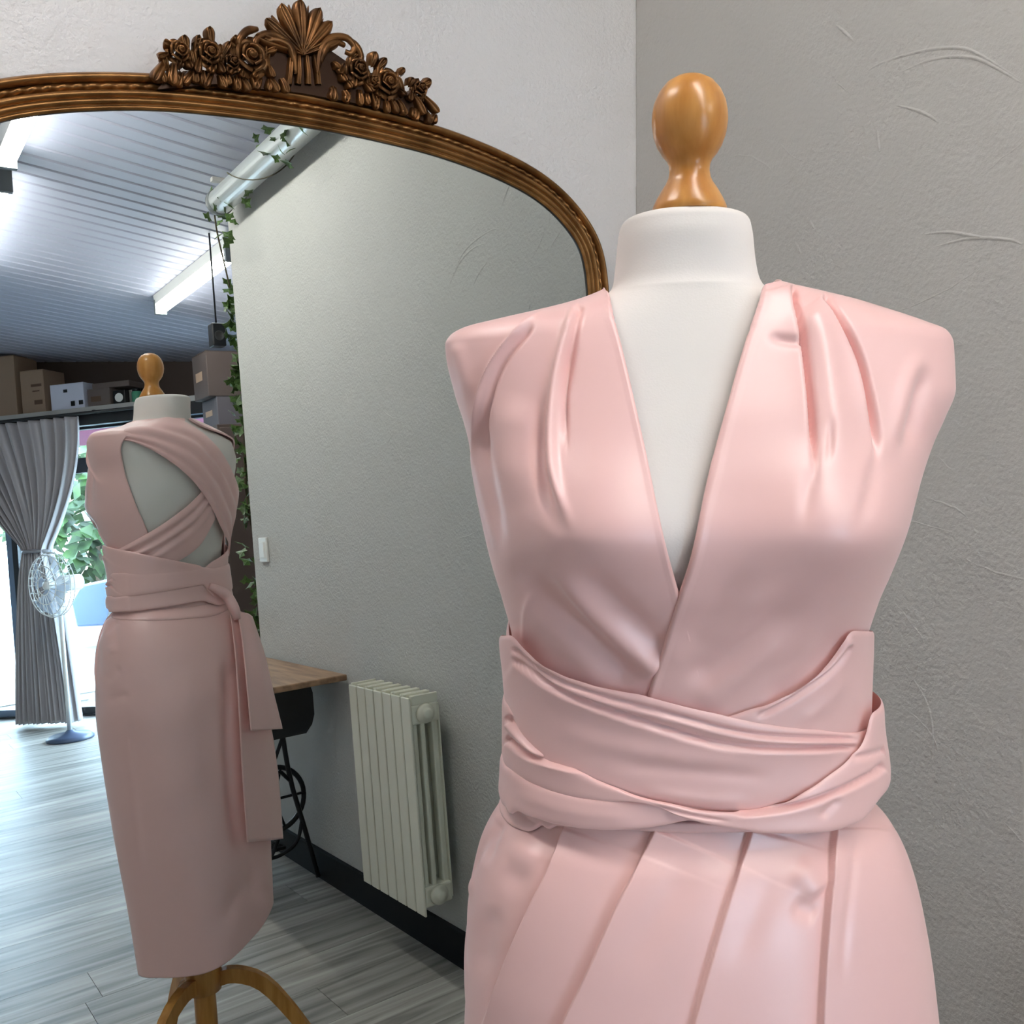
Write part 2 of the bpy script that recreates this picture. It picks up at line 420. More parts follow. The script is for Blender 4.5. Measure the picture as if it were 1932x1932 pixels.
# ------------------------------------------------------------------ mirror
mir = empty('mirror', tuple(mpt(-.07, -1.39 / MB[2])), 'large arched standing mirror with antique gold frame and carved flower crest', 'mirror')
CA = -.09 * S
half = [(.663, -1.50), (.663, .10), (.663, .24), (.660, .31), (.648, .365), (.622, .41), (.58, .452), (.53, .486), (.465, .514), (.37, .539), (.255, .558), (.12, .568), (0, .571)]
half = [(a * S, b * S) for a, b in half]
BOT = -1.58 * S + .015
half[0] = (half[0][0], BOT)
lo_ = smooth_path(half[1:], 90)
right = np.vstack([np.stack([np.full(12, half[0][0]), np.linspace(BOT, half[1][1], 12)], 1)[:-1], lo_])
left = right[::-1][1:] * np.array([-1, 1])
outer = np.vstack([right, left]); outer[:, 0] += CA
# bottom rail closes the loop
bot = np.stack([np.linspace(outer[-1, 0], outer[0, 0], 10)[1:-1], np.full(8, BOT)], 1)
loop = np.vstack([outer, bot])
# resample densely
seg = np.linalg.norm(np.diff(np.vstack([loop, loop[:1]]), axis=0), axis=1); cum = np.concatenate([[0], np.cumsum(seg)])
NS = 1500
tt = np.linspace(0, cum[-1], NS, endpoint=False); lc = np.vstack([loop, loop[:1]])
loop = np.stack([np.interp(tt, cum, lc[:, 0]), np.interp(tt, cum, lc[:, 1])], 1)
sm = loop.copy()
for _ in range(12): sm = (np.roll(sm, 1, 0) + sm * 2 + np.roll(sm, -1, 0)) / 4
loop = sm
T = np.roll(loop, -1, 0) - np.roll(loop, 1, 0); T /= np.linalg.norm(T, axis=1)[:, None]
IN = np.stack([-T[:, 1], T[:, 0]], 1)                                  # points inwards (loop runs anticlockwise)
def sweep(prof, modulate=None):
    """prof: (inward distance, height over the glass)"""
    V = np.zeros((NS, len(prof), 3))
    for j, (q, h) in enumerate(prof):
        hh = h + (modulate(j, np.arange(NS)) if modulate else 0)
        ab = loop + IN * q
        V[:, j] = M0 + ab[:, :1] * MA + ab[:, 1:] * MB + np.outer(np.broadcast_to(hh, (NS,)), MN)
    F = []
    n = len(prof)
    for i in range(NS):
        k = (i + 1) % NS
        for j in range(n - 1): F.append((i * n + j, k * n + j, k * n + j + 1, i * n + j + 1))
    return V.reshape(-1, 3), F
def arc(q0, q1, h0, hgt, n=7):
    return [(q0 + (q1 - q0) * t, h0 + hgt * math.sin(math.pi * t)) for t in np.linspace(0, 1, n)]
fw = .056
prof = [(0.0, -.022), (0.0, .004)] + arc(.0, .012, .004, .006) + [(.0125, .000)]
V, F = sweep(prof); mesh('outer_moulding', V, F, M_GOLD, mir, True, True)
prof = arc(.0125, .0235, .000, .006, 9)
V, F = sweep(prof, lambda j, i: (.0016 * np.cos(i * 2 * math.pi / 5.0) * (1 if 1 < j < 7 else 0)))
mesh('beaded_moulding', V, F, M_GOLD, mir, True, True)
prof = [(.0235, .000), (.025, .006)] + arc(.025, .034, .009, .004) + [(.0345, .003)] + arc(.0345, .043, .006, .004) + [(.0435, .002)] + arc(.0435, .050, .003, .003)
V, F = sweep(prof); mesh('reeded_moulding', V, F, M_GOLD, mir, True, True)
prof = [(.050, .003), (.051, -.002), (.0575, -.004), (.058, -.009)]
V, F = sweep(prof); mesh('inner_lip', V, F, M_BLACKEDGE, mir, False, True)
# glass (flat) and back board
gl = loop + IN * .050
V = [M0 + a * MA + b_ * MB + MN * 0.0 for a, b_ in gl]
o = mesh('mirror_glass', V, [tuple(range(NS))], M_MIRROR, mir, False, True); o['label'] = 'clear silvered mirror glass reflecting the shop'
bk = loop + IN * .004
V = [M0 + a * MA + b_ * MB + MN * -.020 for a, b_ in bk]
mesh('back_board', V, [tuple(range(NS - 1, -1, -1))], M_DARK, mir, False, True)

# ---- crest
crest_pts = [(292, 176), (305, 160), (340, 142), (400, 140), (470, 126), (520, 92), (560, 62), (600, 92), (650, 126), (700, 148), (745, 170), (795, 208), (812, 240), (700, 208), (560, 182), (400, 166)]
cp = [mplane(*q) for q in crest_pts]
Vc = [mpt(a, b_, .004) for a, b_ in cp] + [mpt(a, b_, .016) for a, b_ in cp]
nC = len(cp)
crest = mesh('crest', Vc, [tuple(range(nC - 1, -1, -1)), tuple(range(nC, 2 * nC))] + [(i, (i + 1) % nC, nC + (i + 1) % nC, nC + i) for i in range(nC)], mat('shaded_bronze', srgb(58, 36, 20), .4, .6), mir, False, True)  # plate colour darkened to stand in for the shade between the carvings
def lobe(name, p0, p1, w0, w1, h, hz=.012, rib=0.0, curl=0.0, n=16, seg=10, bend=0.0):
    """a carved leaf-like lobe from photo point p0 (root) to p1 (tip)"""
    a = np.array(mplane(*p0)); b_ = np.array(mplane(*p1)); d = b_ - a; Ln = np.linalg.norm(d); d /= Ln; nn = np.array([-d[1], d[0]])
    V = []; 
    for i in range(n + 1):
        t = i / n
        w = (w0 + (w1 - w0) * t) * (math.sin(math.pi * min(1, (t * .86 + .14))) ** .5 if t < 1 else .05)
        w = (w0 * (1 - t) + w1 * t) * math.sqrt(max(0.0, 1 - max(0, (t - .6) / .4) ** 2)) + 1e-4
        c = a + d * Ln * t + nn * bend * math.sin(math.pi * t)
        for k in range(seg + 1):
            q = -1 + 2 * k / seg
            z = hz + h * math.sqrt(max(0, 1 - q * q)) * (.45 + .55 * math.sin(math.pi * (.15 + .75 * t))) + curl * t * t
            z -= rib * math.exp(-(q / .22) ** 2)
            V.append(mpt(*(c + nn * w * q), z))
    return mesh(name, V, grid_faces(n + 1, seg + 1), M_DGOLD, crest, True, True)
# shell of fanned lobes
base = (562, 112)
for tip, w in (((553, 14), .013), ((517, 22), .012), ((590, 30), .012), ((489, 50), .011), ((612, 55), .0105), ((470, 80), .010), ((628, 88), .0095)):
    lobe('shell_lobe', base, tip, .0035, w * 1.3, .013, .016, .006, .008, 20)
for tip in ((535, 20), (572, 22), (503, 40), (600, 46)):
    lobe('shell_rib', base, tip, .0025, .004, .008, .014, 0, .004)
for i, x in enumerate((534, 552, 571, 590)):
    lobe('flute', (x + 2, 168), (x + (562 - x) * .25, 108), .0052, .0042, .011, .016, .004)
def sweep_tube(name, pts, r, hz, n=40, ratio=1.0, m=M_DGOLD):
    P = smooth_path([mplane(*q) for q in pts], n)
    rr = np.interp(np.linspace(0, 1, n), np.linspace(0, 1, len(r)), r)
    g = Geo(); g.tube([mpt(a, b_, hz + .004 * math.sin(3 * t)) for (a, b_), t in zip(P, np.linspace(0, 1, n))], rr, 10)
    return g.obj(name, m, crest, True, True)
for q in ([(548, 150), (540, 105), (515, 82), (488, 78), (470, 92), (474, 106), (486, 104)], [(546, 130), (532, 98), (505, 88), (490, 94)],
          [(588, 150), (594, 105), (612, 84), (640, 84), (655, 100), (650, 112), (640, 108)], [(592, 130), (604, 100), (622, 92), (638, 96)],
          [(476, 66), (455, 72), (440, 90), (446, 102)], [(640, 82), (660, 100), (668, 122), (655, 128)]):
    sweep_tube('scroll', q, [.0035, .0058, .0058, .005, .0045, .004], .022)
def rosette(px, rad, seed):
    a, b_ = mplane(*px); g = Geo(); r = random.Random(seed)
    def petal(ang, d, w, h, tilt):
        V = []; n, m = 6, 6
        for i in range(n + 1):
            for k in range(m + 1):
                u = -1 + 2 * k / m; v = i / n
                rr_ = d * (.35 + .65 * v); an = ang + u * w * (1 - .25 * v * v)
                z = .014 + h * (math.sin(v * math.pi * .62)) + tilt * v * v - .004 * u * u
                V.append(mpt(a + rr_ * math.cos(an), b_ + rr_ * math.sin(an), z))
        g.add(V, grid_faces(n + 1, m + 1))
    for ring, (cnt, d, w, h, tl) in enumerate(((6, 1.0, .62, .010, -.002), (5, .74, .75, .018, -.001), (4, .50, .9, .024, .001))):
        for i in range(cnt): petal(2 * math.pi * i / cnt + ring * .5 + r.uniform(-.1, .1), rad * d, w, h, tl)
    n = 12
    V = [mpt(a + rad * .27 * math.cos(2 * math.pi * k / n) * math.sin(ph), b_ + rad * .27 * math.sin(2 * math.pi * k / n) * math.sin(ph), .026 + .014 * math.cos(ph)) for ph in np.linspace(.02, 1.6, 5) for k in range(n)]
    g.add(V, grid_faces(5, n, True))
    sw = [mpt(a + rad * (.08 + .05 * t) * math.cos(t * 2.4), b_ + rad * (.08 + .05 * t) * math.sin(t * 2.4), .040 - .002 * t) for t in np.linspace(0, 6, 40)]
    g.tube(sw, .0016, 6)
    return g.obj('rosette', M_DGOLD, crest, True, True)
rosette((462, 118), .031, 1); rosette((386, 112), .022, 2); rosette((330, 110), .019, 3)
rosette((664, 142), .022, 4); rosette((718, 166), .026, 5); rosette((778, 178), .015, 6); rosette((428, 130), .014, 7); rosette((690, 165), .013, 8)
for p0, p1, w in (((392, 100), (385, 64), .008), ((345, 112), (338, 80), .008), ((360, 110), (366, 80), .006), ((320, 100), (300, 92), .007), ((312, 112), (290, 120), .006), ((305, 125), (282, 165), .008),
                  ((322, 130), (318, 172), .008), ((340, 118), (352, 142), .007), ((410, 118), (424, 92), .006), ((402, 122), (412, 150), .007), ((370, 120), (362, 150), .007), ((430, 128), (420, 150), .007), ((440, 95), (432, 80), .006), ((498, 132), (505, 158), .007),
                  ((490, 110), (510, 104), .006), ((480, 138), (468, 158), .006), ((355, 95), (372, 90), .006), ((395, 128), (388, 150), .006), ((450, 140), (446, 158), .006),
                  ((652, 120), (668, 104), .008), ((640, 130), (628, 150), .007), ((630, 142), (640, 165), .007), ((618, 125), (628, 140), .006), ((690, 135), (695, 110), .009), ((700, 140), (715, 122), .007), ((685, 150), (682, 172), .007), ((660, 150), (655, 174), .007),
                  ((742, 150), (748, 140), .006), ((740, 175), (752, 190), .006), ((705, 178), (700, 192), .006), ((760, 172), (765, 158), .008), ((785, 170), (798, 162), .008), ((770, 185), (788, 226), .0075), ((788, 188), (814, 222), .0075), ((765, 180), (760, 200), .007), ((642, 158), (650, 178), .006), ((675, 160), (690, 185), .006)):
    lobe('acanthus_leaf', p0, p1, w * .6, w * 1.35, .014, .013, .006, .008)

rc = random.Random(21)
for x in range(300, 815, 13):
    if 522 < x < 604: continue
    yb = np.interp(x, [285, 400, 560, 700, 820], [160, 166, 184, 208, 240])
    lobe('acanthus_leaf', (x + rc.uniform(-6, 6), yb - rc.uniform(14, 24)), (x + rc.uniform(-14, 14), yb + rc.uniform(2, 10)), .005, rc.uniform(.007, .0105), .012, .014, .005, .004)
for x in range(310, 800, 17):
    if 500 < x < 640: continue
    yb = np.interp(x, [285, 400, 480, 640, 720, 820], [140, 118, 112, 130, 160, 205])
    lobe('acanthus_leaf', (x, yb + 8), (x + rc.uniform(-16, 16), yb - rc.uniform(14, 26)), .005, rc.uniform(.007, .010), .012, .012, .005, .006)

# ================================================================== dress form and dress
FX, FY = -.803 * S, -1.053 * S
_dd = np.array([FX, FY]) - CAM[:2]; _dd /= np.linalg.norm(_dd)
_v = -_dd; _u = np.array([_dd[1], -_dd[0]])
ROT = R(9)
VF = _v * math.cos(ROT) + _u * math.sin(ROT)           # the way the form faces
UF = _u * math.cos(ROT) - _v * math.sin(ROT)           # to its side that is right in the photo
def axis_pt(z): return np.array([FX, FY, z])
_zz = np.linspace(.1, 1.75, 400)
_yy = np.array([proj(axis_pt(z))[1] for z in _zz]); _xx = np.array([proj(axis_pt(z))[0] for z in _zz])
_kk = np.array([FPX / ((axis_pt(z) - CAM) @ ZC) for z in _zz])
def zof(y): return np.interp(y, _yy[::-1], _zz[::-1])   # photo row (at the axis) -> height
def yof(z): return np.interp(z, _zz, _yy)
# row : left x, right x (photo), front depth, back depth, shift of the section centre forwards
TAB = [(409, 1210, 1376, .042, .050, -.004), (411, 1192, 1394, .048, .056, -.006), (416, 1178, 1409, .053, .062, -.008), (428, 1172, 1415, .056, .066, -.008), (450, 1168, 1418, .057, .067, -.006), (500, 1159, 1426, .058, .068, -.004), (535, 1151, 1436, .060, .070, -.002),
       (550, 1138, 1450, .0625, .074, 0), (562, 1112, 1492, .0645, .078, 0), (575, 1072, 1548, .067, .083, 0), (590, 1008, 1608, .070, .088, 0), (605, 935, 1655, .073, .094, 0), (620, 872, 1700, .076, .100, 0), (632, 852, 1732, .0785, .104, 0), (645, 845, 1762, .081, .108, 0),
       (660, 846, 1769, .084, .112, 0), (740, 864, 1769, .099, .126, 0), (790, 880, 1748, .108, .130, 0), (830, 890, 1727, .114, .132, 0), (900, 900, 1696, .125, .132, 0), (980, 915, 1667, .134, .127, 0), (1060, 934, 1641, .129, .119, 0),
       (1120, 952, 1621, .119, .110, 0), (1200, 972, 1604, .107, .100, 0), (1330, 984, 1602, .099, .086, 0), (1430, 983, 1614, .100, .085, 0), (1495, 978, 1620, .106, .090, 0), (1535, 936, 1660, .118, .100, 0), (1600, 904, 1691, .130, .112, 0), (1700, 885, 1714, .141, .128, 0), (1800, 878, 1728, .149, .140, 0), (1932, 880, 1737, .156, .150, 0)]
rowsY = [t[0] for t in TAB]; zs = zof(np.array(rowsY, float))
xa = np.interp(zs, _zz, _xx); ka = np.interp(zs, _zz, _kk)
wLt = list((xa - np.array([t[1] for t in TAB])) / ka); wRt = list((np.array([t[2] for t in TAB]) - xa) / ka)
dFt = [t[3] for t in TAB]; dBt = [t[4] for t in TAB]; vct = [t[5] for t in TAB]
for z, wl_, wr_, df, db in ((.80, .179, .190, .160, .156), (.60, .162, .172, .150, .160), (.40, .140, .150, .134, .160), (.24, .128, .138, .124, .160)):
    rowsY.append(float(yof(z))); wLt.append(wl_); wRt.append(wr_); dFt.append(df); dBt.append(db); vct.append(0)
fWL, fWR, fDF, fDB, fVC = (spline(rowsY, q) for q in (wLt, wRt, dFt, dBt, vct))
def body(y, phi, inset=0.0):
    """point of the dressed figure: y = row, phi = degrees from the front, + to the photo's right"""
    y, phi = np.broadcast_arrays(np.asarray(y, float), np.asarray(phi, float))
    s, c = np.sin(np.radians(phi)), np.cos(np.radians(phi))
    n = 2 / 2.25
    w = np.where(s < 0, fWL(y), fWR(y)) - inset; d = np.where(c > 0, fDF(y), fDB(y)) - inset
    u = w * np.sign(s) * np.abs(s) ** n; v = d * np.sign(c) * np.abs(c) ** n + fVC(y)
    z = zof(y)
    # bust
    for uc, yc_ in ((-.088, 965), (.092, 965)):
        v = v + np.where(c > 0, .024 * np.exp(-((u - uc) / .054) ** 2 - ((y - yc_) / np.where(y < yc_, 135.0, 85.0)) ** 2), 0)
    # hollow between the shoulder blades / seat
    P = np.empty(y.shape + (3,))
    P[..., 0] = FX + UF[0] * u + VF[0] * v; P[..., 1] = FY + UF[1] * u + VF[1] * v; P[..., 2] = z
    return P
def body_n(y, phi):
    a = body(y, phi + .6) - body(y, phi - .6); b = body(y - 2.0, phi) - body(y + 2.0, phi)
    n = np.cross(a, b); n /= np.linalg.norm(n, axis=-1)[..., None] + 1e-12
    return n
# lookup: photo position -> (row, phi) on the figure, directly or in the mirror
_gy = np.concatenate([np.arange(540, 700, 1.0), np.arange(700, 1960, 3.0), np.arange(1960, 3200, 6.0)]); _gp = np.arange(-180, 180, .75)
_GY, _GP = np.meshgrid(_gy, _gp, indexing='ij'); _GPt = body(_GY, _GP); _GN = body_n(_GY, _GP)
_pr = proj(_GPt); _pm = projm(_GPt)
_VC = CAM - 2 * ((CAM - M0) @ MN) * MN
_fr = ((CAM - _GPt) * _GN).sum(-1) > 0; _fm = ((_VC - _GPt) * _GN).sum(-1) > 0
LIFT = .016
_pl = proj(_GPt + _GN * LIFT)
def on_body(pts, mir=False, lift=0.0):
    P = _pm if mir else (_pl if lift else _pr); ok = _fm if mir else _fr; out = []
    for x, y in pts:
        d = (P[..., 0] - x) ** 2 + (P[..., 1] - y) ** 2; d = np.where(ok, d, 1e12)
        i, j = np.unravel_index(np.argmin(d), d.shape)
        yy, pp = _gy[i], _gp[j]
        f_ = projm if mir else proj
        for _ in range(0 if lift else 3):
            p0 = f_(body(yy, pp)); py = f_(body(yy + 1, pp)) - p0; pp_ = f_(body(yy, pp + .5)) - p0
            J = np.array([[py[0], pp_[0] * 2], [py[1], pp_[1] * 2]]); e = np.array([x, y]) - p0
            if abs(np.linalg.det(J)) < .3: break
            st = np.linalg.solve(J, e); st = np.clip(st, -3, 3); yy += st[0]; pp += st[1]
        out.append((yy, pp))
    return np.array(out)
def sdist(px, line):
    """signed distance (+ on the right hand when walking down the line) and position 0..1 along it"""
    L_ = np.array(line, float); best = np.full(px.shape[:-1], 1e9); sg = np.zeros_like(best); tt_ = np.zeros_like(best)
    ln = np.linalg.norm(np.diff(L_, axis=0), axis=1); cu = np.concatenate([[0], np.cumsum(ln)])
    for i in range(len(L_) - 1):
        a, b = L_[i], L_[i + 1]; d = b - a; t = np.clip(((px - a) @ d) / (d @ d), 0, 1)
        q = px - (a + t[..., None] * d); r = np.hypot(q[..., 0], q[..., 1]); m = r < best
        best = np.where(m, r, best); sg = np.where(m, np.sign(-(d[0] * (px[..., 1] - a[1]) - d[1] * (px[..., 0] - a[0]))), sg)
        tt_ = np.where(m, (cu[i] + t * ln[i]) / cu[-1], tt_)
    return best * sg, tt_
def folds(px, specs):
    h = np.zeros(px.shape[:-1])
    for sp in specs:
        kind, line, w, a = sp[:4]; f0, f1 = (sp[4], sp[5]) if len(sp) > 5 else (.12, .2)
        ln = smooth_path(line, 24)
        d, t = sdist(px, ln)
        fade = np.clip(t / max(f0, 1e-3), 0, 1) * np.clip((1 - t) / max(f1, 1e-3), 0, 1)
        fade = fade * fade * (3 - 2 * fade)
        if kind == 'v': h += -a * np.exp(-(d / w) ** 2) * fade                    # soft valley
        elif kind == 'r': h += a * np.exp(-(d / w) ** 2) * fade                   # soft ridge
        elif kind == 'S':                                                       # knife pleat: cloth steps up on the right, falls away on the left
            st_ = .5 + .5 * np.tanh(d / 1.2); h += (a * np.exp(-np.maximum(d, 0) / w) * st_ - sp[6] * np.exp(np.minimum(d, 0) / sp[7]) * (1 - st_)) * fade
        elif kind == 'R': h += a * np.where(d > 0, np.exp(-d / w), np.exp(-(d / 3.0) ** 2)) * fade    # pleat edge, cloth high on the right
        elif kind == 'L': h += a * np.where(d < 0, np.exp(d / w), np.exp(-(d / 3.0) ** 2)) * fade     # pleat edge, cloth high on the left
    return h
def put(name, Y, PHI, off, specs_front=(), specs_back=(), parent=None, closed=False, m=None, extra=None, lift=0.0):
    B = body(Y, PHI); Nn = body_n(Y, PHI); h = np.broadcast_to(np.asarray(off, float), Y.shape).copy()
    if len(specs_front):
        fr = ((CAM - B) * Nn).sum(-1) / np.linalg.norm(CAM - B, axis=-1)
        h += folds(proj(B + Nn * lift), specs_front) * np.clip((fr + .15) / .3, 0, 1)
    if len(specs_back):
        fr = ((_VC - B) * Nn).sum(-1) / np.linalg.norm(_VC - B, axis=-1)
        cosv = np.cos(np.radians(PHI))
        h += folds(projm(B), specs_back) * np.clip((fr + .1) / .3, 0, 1) * np.clip(.6 - cosv * 1.4, 0, 1)
    P = B + Nn * h[..., None]
    if extra is not None: P = extra(P, Y, PHI)
    return mesh(name, P.reshape(-1, 3), grid_faces(Y.shape[0], Y.shape[1], closed), m or M_SATIN, parent, True, True)

form = empty('dress_form', (FX, FY, 0), 'white jersey tailor\'s dress form with turned wooden knob and wooden tripod stand', 'dress form')
yy = np.concatenate([np.arange(409, 427, 1.5), np.arange(428, 545, 8.0), np.arange(545, 660, 3.0), np.arange(662, 2000, 12.0)])
Y, PH = np.meshgrid(yy, np.arange(-180, 180, 3.0), indexing='ij')
insetv = np.interp(Y, [450, 560, 700, 1380, 1480, 2000], [0, .0035, .006, .006, .022, .03])
P = body(Y, PH) - body_n(Y, PH) * insetv[..., None]
nc = PH.shape[1]
Fc = grid_faces(len(yy), nc, True) + [tuple(range(nc)), tuple((len(yy) - 1) * nc + k for k in range(nc - 1, -1, -1))]
mesh('torso', P.reshape(-1, 3), Fc, M_JERSEY, form, True, True)
# knob: sits towards the front of the neck block
kz0 = float(zof(409)); K = 1 / float(np.interp(kz0, _zz, _kk))
prof = [(68, 0), (69, 2), (69, 9), (67, 14), (62, 24), (53, 39), (44, 52), (39, 62), (37, 74), (38, 84), (42, 93), (51, 103), (60, 117), (67, 136), (70, 156), (69.5, 172), (66, 190), (57, 209), (44, 224), (28, 233), (12, 237), (1, 238)]
kn = Geo().lathe([(r * K * .985, h * K * 1.035) for r, h in prof], 40, (VF[0] * .016 + UF[0] * .001, VF[1] * .016 + UF[1] * .001, kz0 - .001)); kn.obj('knob', M_WOOD, form, True)
# stand
st = Geo().lathe([(.022, .0), (.024, .02), (.024, .45), (.02, .5)], 20, (0, 0, .10)); st.obj('post', M_WOOD, form, True)
hubz = .215
Geo().lathe([(.026, -.02), (.038, -.015), (.040, .03), (.036, .05), (.024, .06)], 20, (0, 0, hubz)).obj('hub', M_WOOD, form, True)
LEGA = [math.degrees(math.atan2(-VF[1], -VF[0])) + q for q in (-152, -32, 88)]
for an in LEGA:
    a_ = R(an); dx, dy = math.cos(a_), math.sin(a_); px_, py_ = -dy, dx
    cl = smooth_path([(.02, .222), (.07, .225), (.13, .195), (.19, .115), (.245, .02), (.25, .012)], 16); hw = np.interp(np.linspace(0, 1, 16), [0, .4, 1], [.028, .026, .016])
    Tn = np.gradient(cl, axis=0); Tn /= np.linalg.norm(Tn, axis=1)[:, None]; V = []
    for i in range(16):
        nn = np.array([-Tn[i, 1], Tn[i, 0]])
        for s1, s2 in ((-1, -1), (1, -1), (1, 1), (-1, 1)):
            q = cl[i] + nn * hw[i] * s2 * .6; V.append((dx * q[0] + px_ * .011 * s1, dy * q[0] + py_ * .011 * s1, max(q[1], .0)))
    bevel(mesh('leg', V, grid_faces(16, 4, True) + [(3, 2, 1, 0), (60, 61, 62, 63)], M_WOOD, form, False), .004)

dress = empty('wrap_dress', (FX, FY, .25), 'blush pink satin sleeveless wrap dress with deep V neck on the dress form', 'dress')
# ---- bodice panels
ROWS = np.concatenate([np.linspace(547, 660, 70), np.linspace(662, 1430, 230)])
def edge_fn(pts, mir=False, top=None):
    q = on_body(pts, mir); q = q[np.argsort(q[:, 0])]
    if top: q = np.vstack([top, q[q[:, 0] > top[1][0] + 4]])
    return lambda y: np.interp(y, q[:, 0], q[:, 1])
vL = edge_fn(smooth_path([(1150, 556), (1162, 610), (1182, 690), (1218, 850), (1250, 1005), (1282, 1122), (1304, 1200), (1335, 1330), (1360, 1440)], 40), top=((545, -92), (553, -72)))
vR = edge_fn(smooth_path([(1436, 548), (1428, 578), (1404, 650), (1372, 762), (1335, 900), (1305, 1040), (1280, 1120), (1250, 1220), (1222, 1310), (1190, 1440)], 40), top=((542, 92), (550, 72)))
armL = spline([547, 575, 600, 630, 660, 740, 830, 900, 1000, 1100, 1250, 1440], [-176, -172, -165, -140, -118, -108, -106, -108, -112, -118, -126, -132])
armR = spline([547, 575, 600, 630, 660, 740, 830, 900, 1000, 1100, 1250, 1440], [176, 172, 165, 140, 116, 104, 100, 100, 104, 112, 122, 130])
SPL = [('r', [(1034, 584), (985, 622), (945, 668), (920, 715), (906, 775), (899, 840), (898, 910)], 4.5, .0040, .22, .4),
       ('r', [(862, 640), (880, 700), (896, 770)], 14, .003, .2, .4), ('v', [(1074, 640), (1069, 720), (1068, 800), (1072, 870)], 5, .0042, .2, .4), ('L', [(1032, 588), (985, 622), (945, 668), (920, 715), (906, 775), (899, 840), (897, 910), (912, 1010)][::-1], 30, .0015, .25, .05),
       ('v', [(1012, 612), (962, 670), (936, 720), (922, 780), (916, 830), (922, 900)], 6, .0048, .1, .35),
       ('v', [(915, 770), (918, 840), (928, 920), (945, 1010), (960, 1060)], 16, .005, .25, .4),
       ('R', [(1091, 574), (1077, 620), (1064, 680), (1058, 750), (1056, 830), (1061, 900), (1078, 965), (1105, 1010)], 1, .0, .1, .1),
       ('r', [(1090, 568), (1073, 630), (1055, 690), (1046, 760), (1044, 830), (1050, 900), (1070, 970), (1092, 1010)], 10, .0072, .14, .3),
       ('v', [(1096, 578), (1084, 630), (1076, 690), (1070, 760)], 7, .0055, .05, .5),
       ('v', [(1028, 720), (1021, 800), (1023, 870), (1034, 930), (1052, 985), (1070, 1015)], 13, .0050, .35, .4),
       ('r', [(990, 740), (970, 820), (975, 900), (1000, 960)], 38, .004, .3, .4),
       ('r', [(1030, 1040), (1110, 1140), (1170, 1200), (1245, 1268)], 20, .0058, .35, .05),
       ('v', [(1085, 1060), (1150, 1120), (1200, 1170), (1258, 1225)], 22, .0048, .4, .1),
       ('v', [(960, 1050), (1030, 1110), (1100, 1185), (1200, 1290)], 26, .0055, .35, .1),
       ('r', [(960, 1110), (1040, 1180), (1100, 1240), (1150, 1290)], 24, .002, .35, .2),
       ('r', [(1005, 1110), (997, 1160), (992, 1220)], 6, .0018, .3, .3)]
SPR = [('L', [(1488, 548), (1500, 620), (1510, 690), (1519, 770), (1529, 870)], 36, .0045, .02, .4),
       ('v', [(1490, 548), (1505, 620), (1515, 690), (1524, 770), (1534, 870), (1535, 930)], 5.5, .0125, .03, .4),
       ('L', [(1546, 566), (1580, 620), (1608, 680), (1625, 745), (1640, 835)], 26, .0036, .02, .4),
       ('v', [(1548, 566), (1585, 620), (1613, 680), (1630, 745), (1645, 835), (1640, 900)], 6, .0115, .03, .4),
       ('r', [(1525, 580), (1548, 660), (1562, 750), (1575, 840), (1570, 920)], 26, .0045, .1, .4),
       ('v', [(1440, 640), (1480, 652), (1506, 656)], 9, .0035, .5, .05),
       ('v', [(1558, 790), (1560, 850), (1556, 890)], 5, .0016, .4, .4),
       ('v', [(1530, 880), (1520, 960), (1510, 1010)], 14, .002, .3, .5),
       ('v', [(1650, 850), (1635, 920), (1615, 990), (1600, 1030)], 16, .0028, .3, .5),
       ('v', [(1735, 690), (1728, 740), (1712, 800), (1690, 870)], 15, .005, .3, .4),
       ('r', [(1732, 660), (1700, 730), (1680, 800), (1665, 880)], 16, .003, .2, .4),
       ('v', [(1430, 1060), (1380, 1110), (1320, 1180), (1270, 1240)], 28, .0035, .4, .3),
       ('v', [(1530, 1100), (1470, 1150), (1390, 1220), (1290, 1300)], 26, .0045, .35, .2),
       ('r', [(1500, 1180), (1430, 1230), (1350, 1290), (1300, 1320)], 22, .0030, .35, .2),
       ('v', [(1590, 1150), (1560, 1200), (1510, 1270), (1440, 1330)], 26, .0025, .3, .2)]
def panel(name, e, a, specs, off):
    r = np.concatenate([[0, .0, .004, .010], np.linspace(.018, 1, 200)])
    Y, RR = np.meshgrid(ROWS, r, indexing='ij'); PHI = e(Y) + (a(Y) - e(Y)) * RR
    o = np.full(Y.shape, off); o[:, 0] -= .0045; o[:, 1] -= .0015; o[:, 2] += .0006; o[:, 3] += .0006
    o[:, -1] -= .004; o[0] -= .002
    return put(name, Y, PHI, o, specs, parent=dress)
panel('bodice_panel', vL, armL, SPL, .0022)
panel('bodice_panel', vR, armR, SPR, .0052)

# ---- crossed straps on the back
def strip(name, up, lo_, off, n=90, m=26, fold=(), parent=None, w=1):
    A = on_body(smooth_path(up, n), True); B = on_body(smooth_path(lo_, n), True)
    for Q in (A, B):
        Q[:, 1] = np.where(Q[:, 1] > 120, Q[:, 1] - 360, Q[:, 1]) if False else np.mod(Q[:, 1], 360)
        for _ in range(6): Q[1:-1] = (Q[:-2] + 2 * Q[1:-1] + Q[2:]) / 4
    t = np.linspace(0, 1, m)[None]
    Y = A[:, :1] * (1 - t) + B[:, :1] * t; PHI = A[:, 1:] * (1 - t) + B[:, 1:] * t
    o = np.broadcast_to(np.asarray(off, float).reshape(-1, 1) if np.ndim(off) else off, Y.shape).copy()
    o += .0022 * np.sqrt(np.clip(1 - (2 * t - 1) ** 6, 0, 1))
    for c_, wd_, a_ in fold: o += a_ * np.exp(-((t - c_) / wd_) ** 2)
    return put(name, Y, PHI, o, parent=parent or dress)
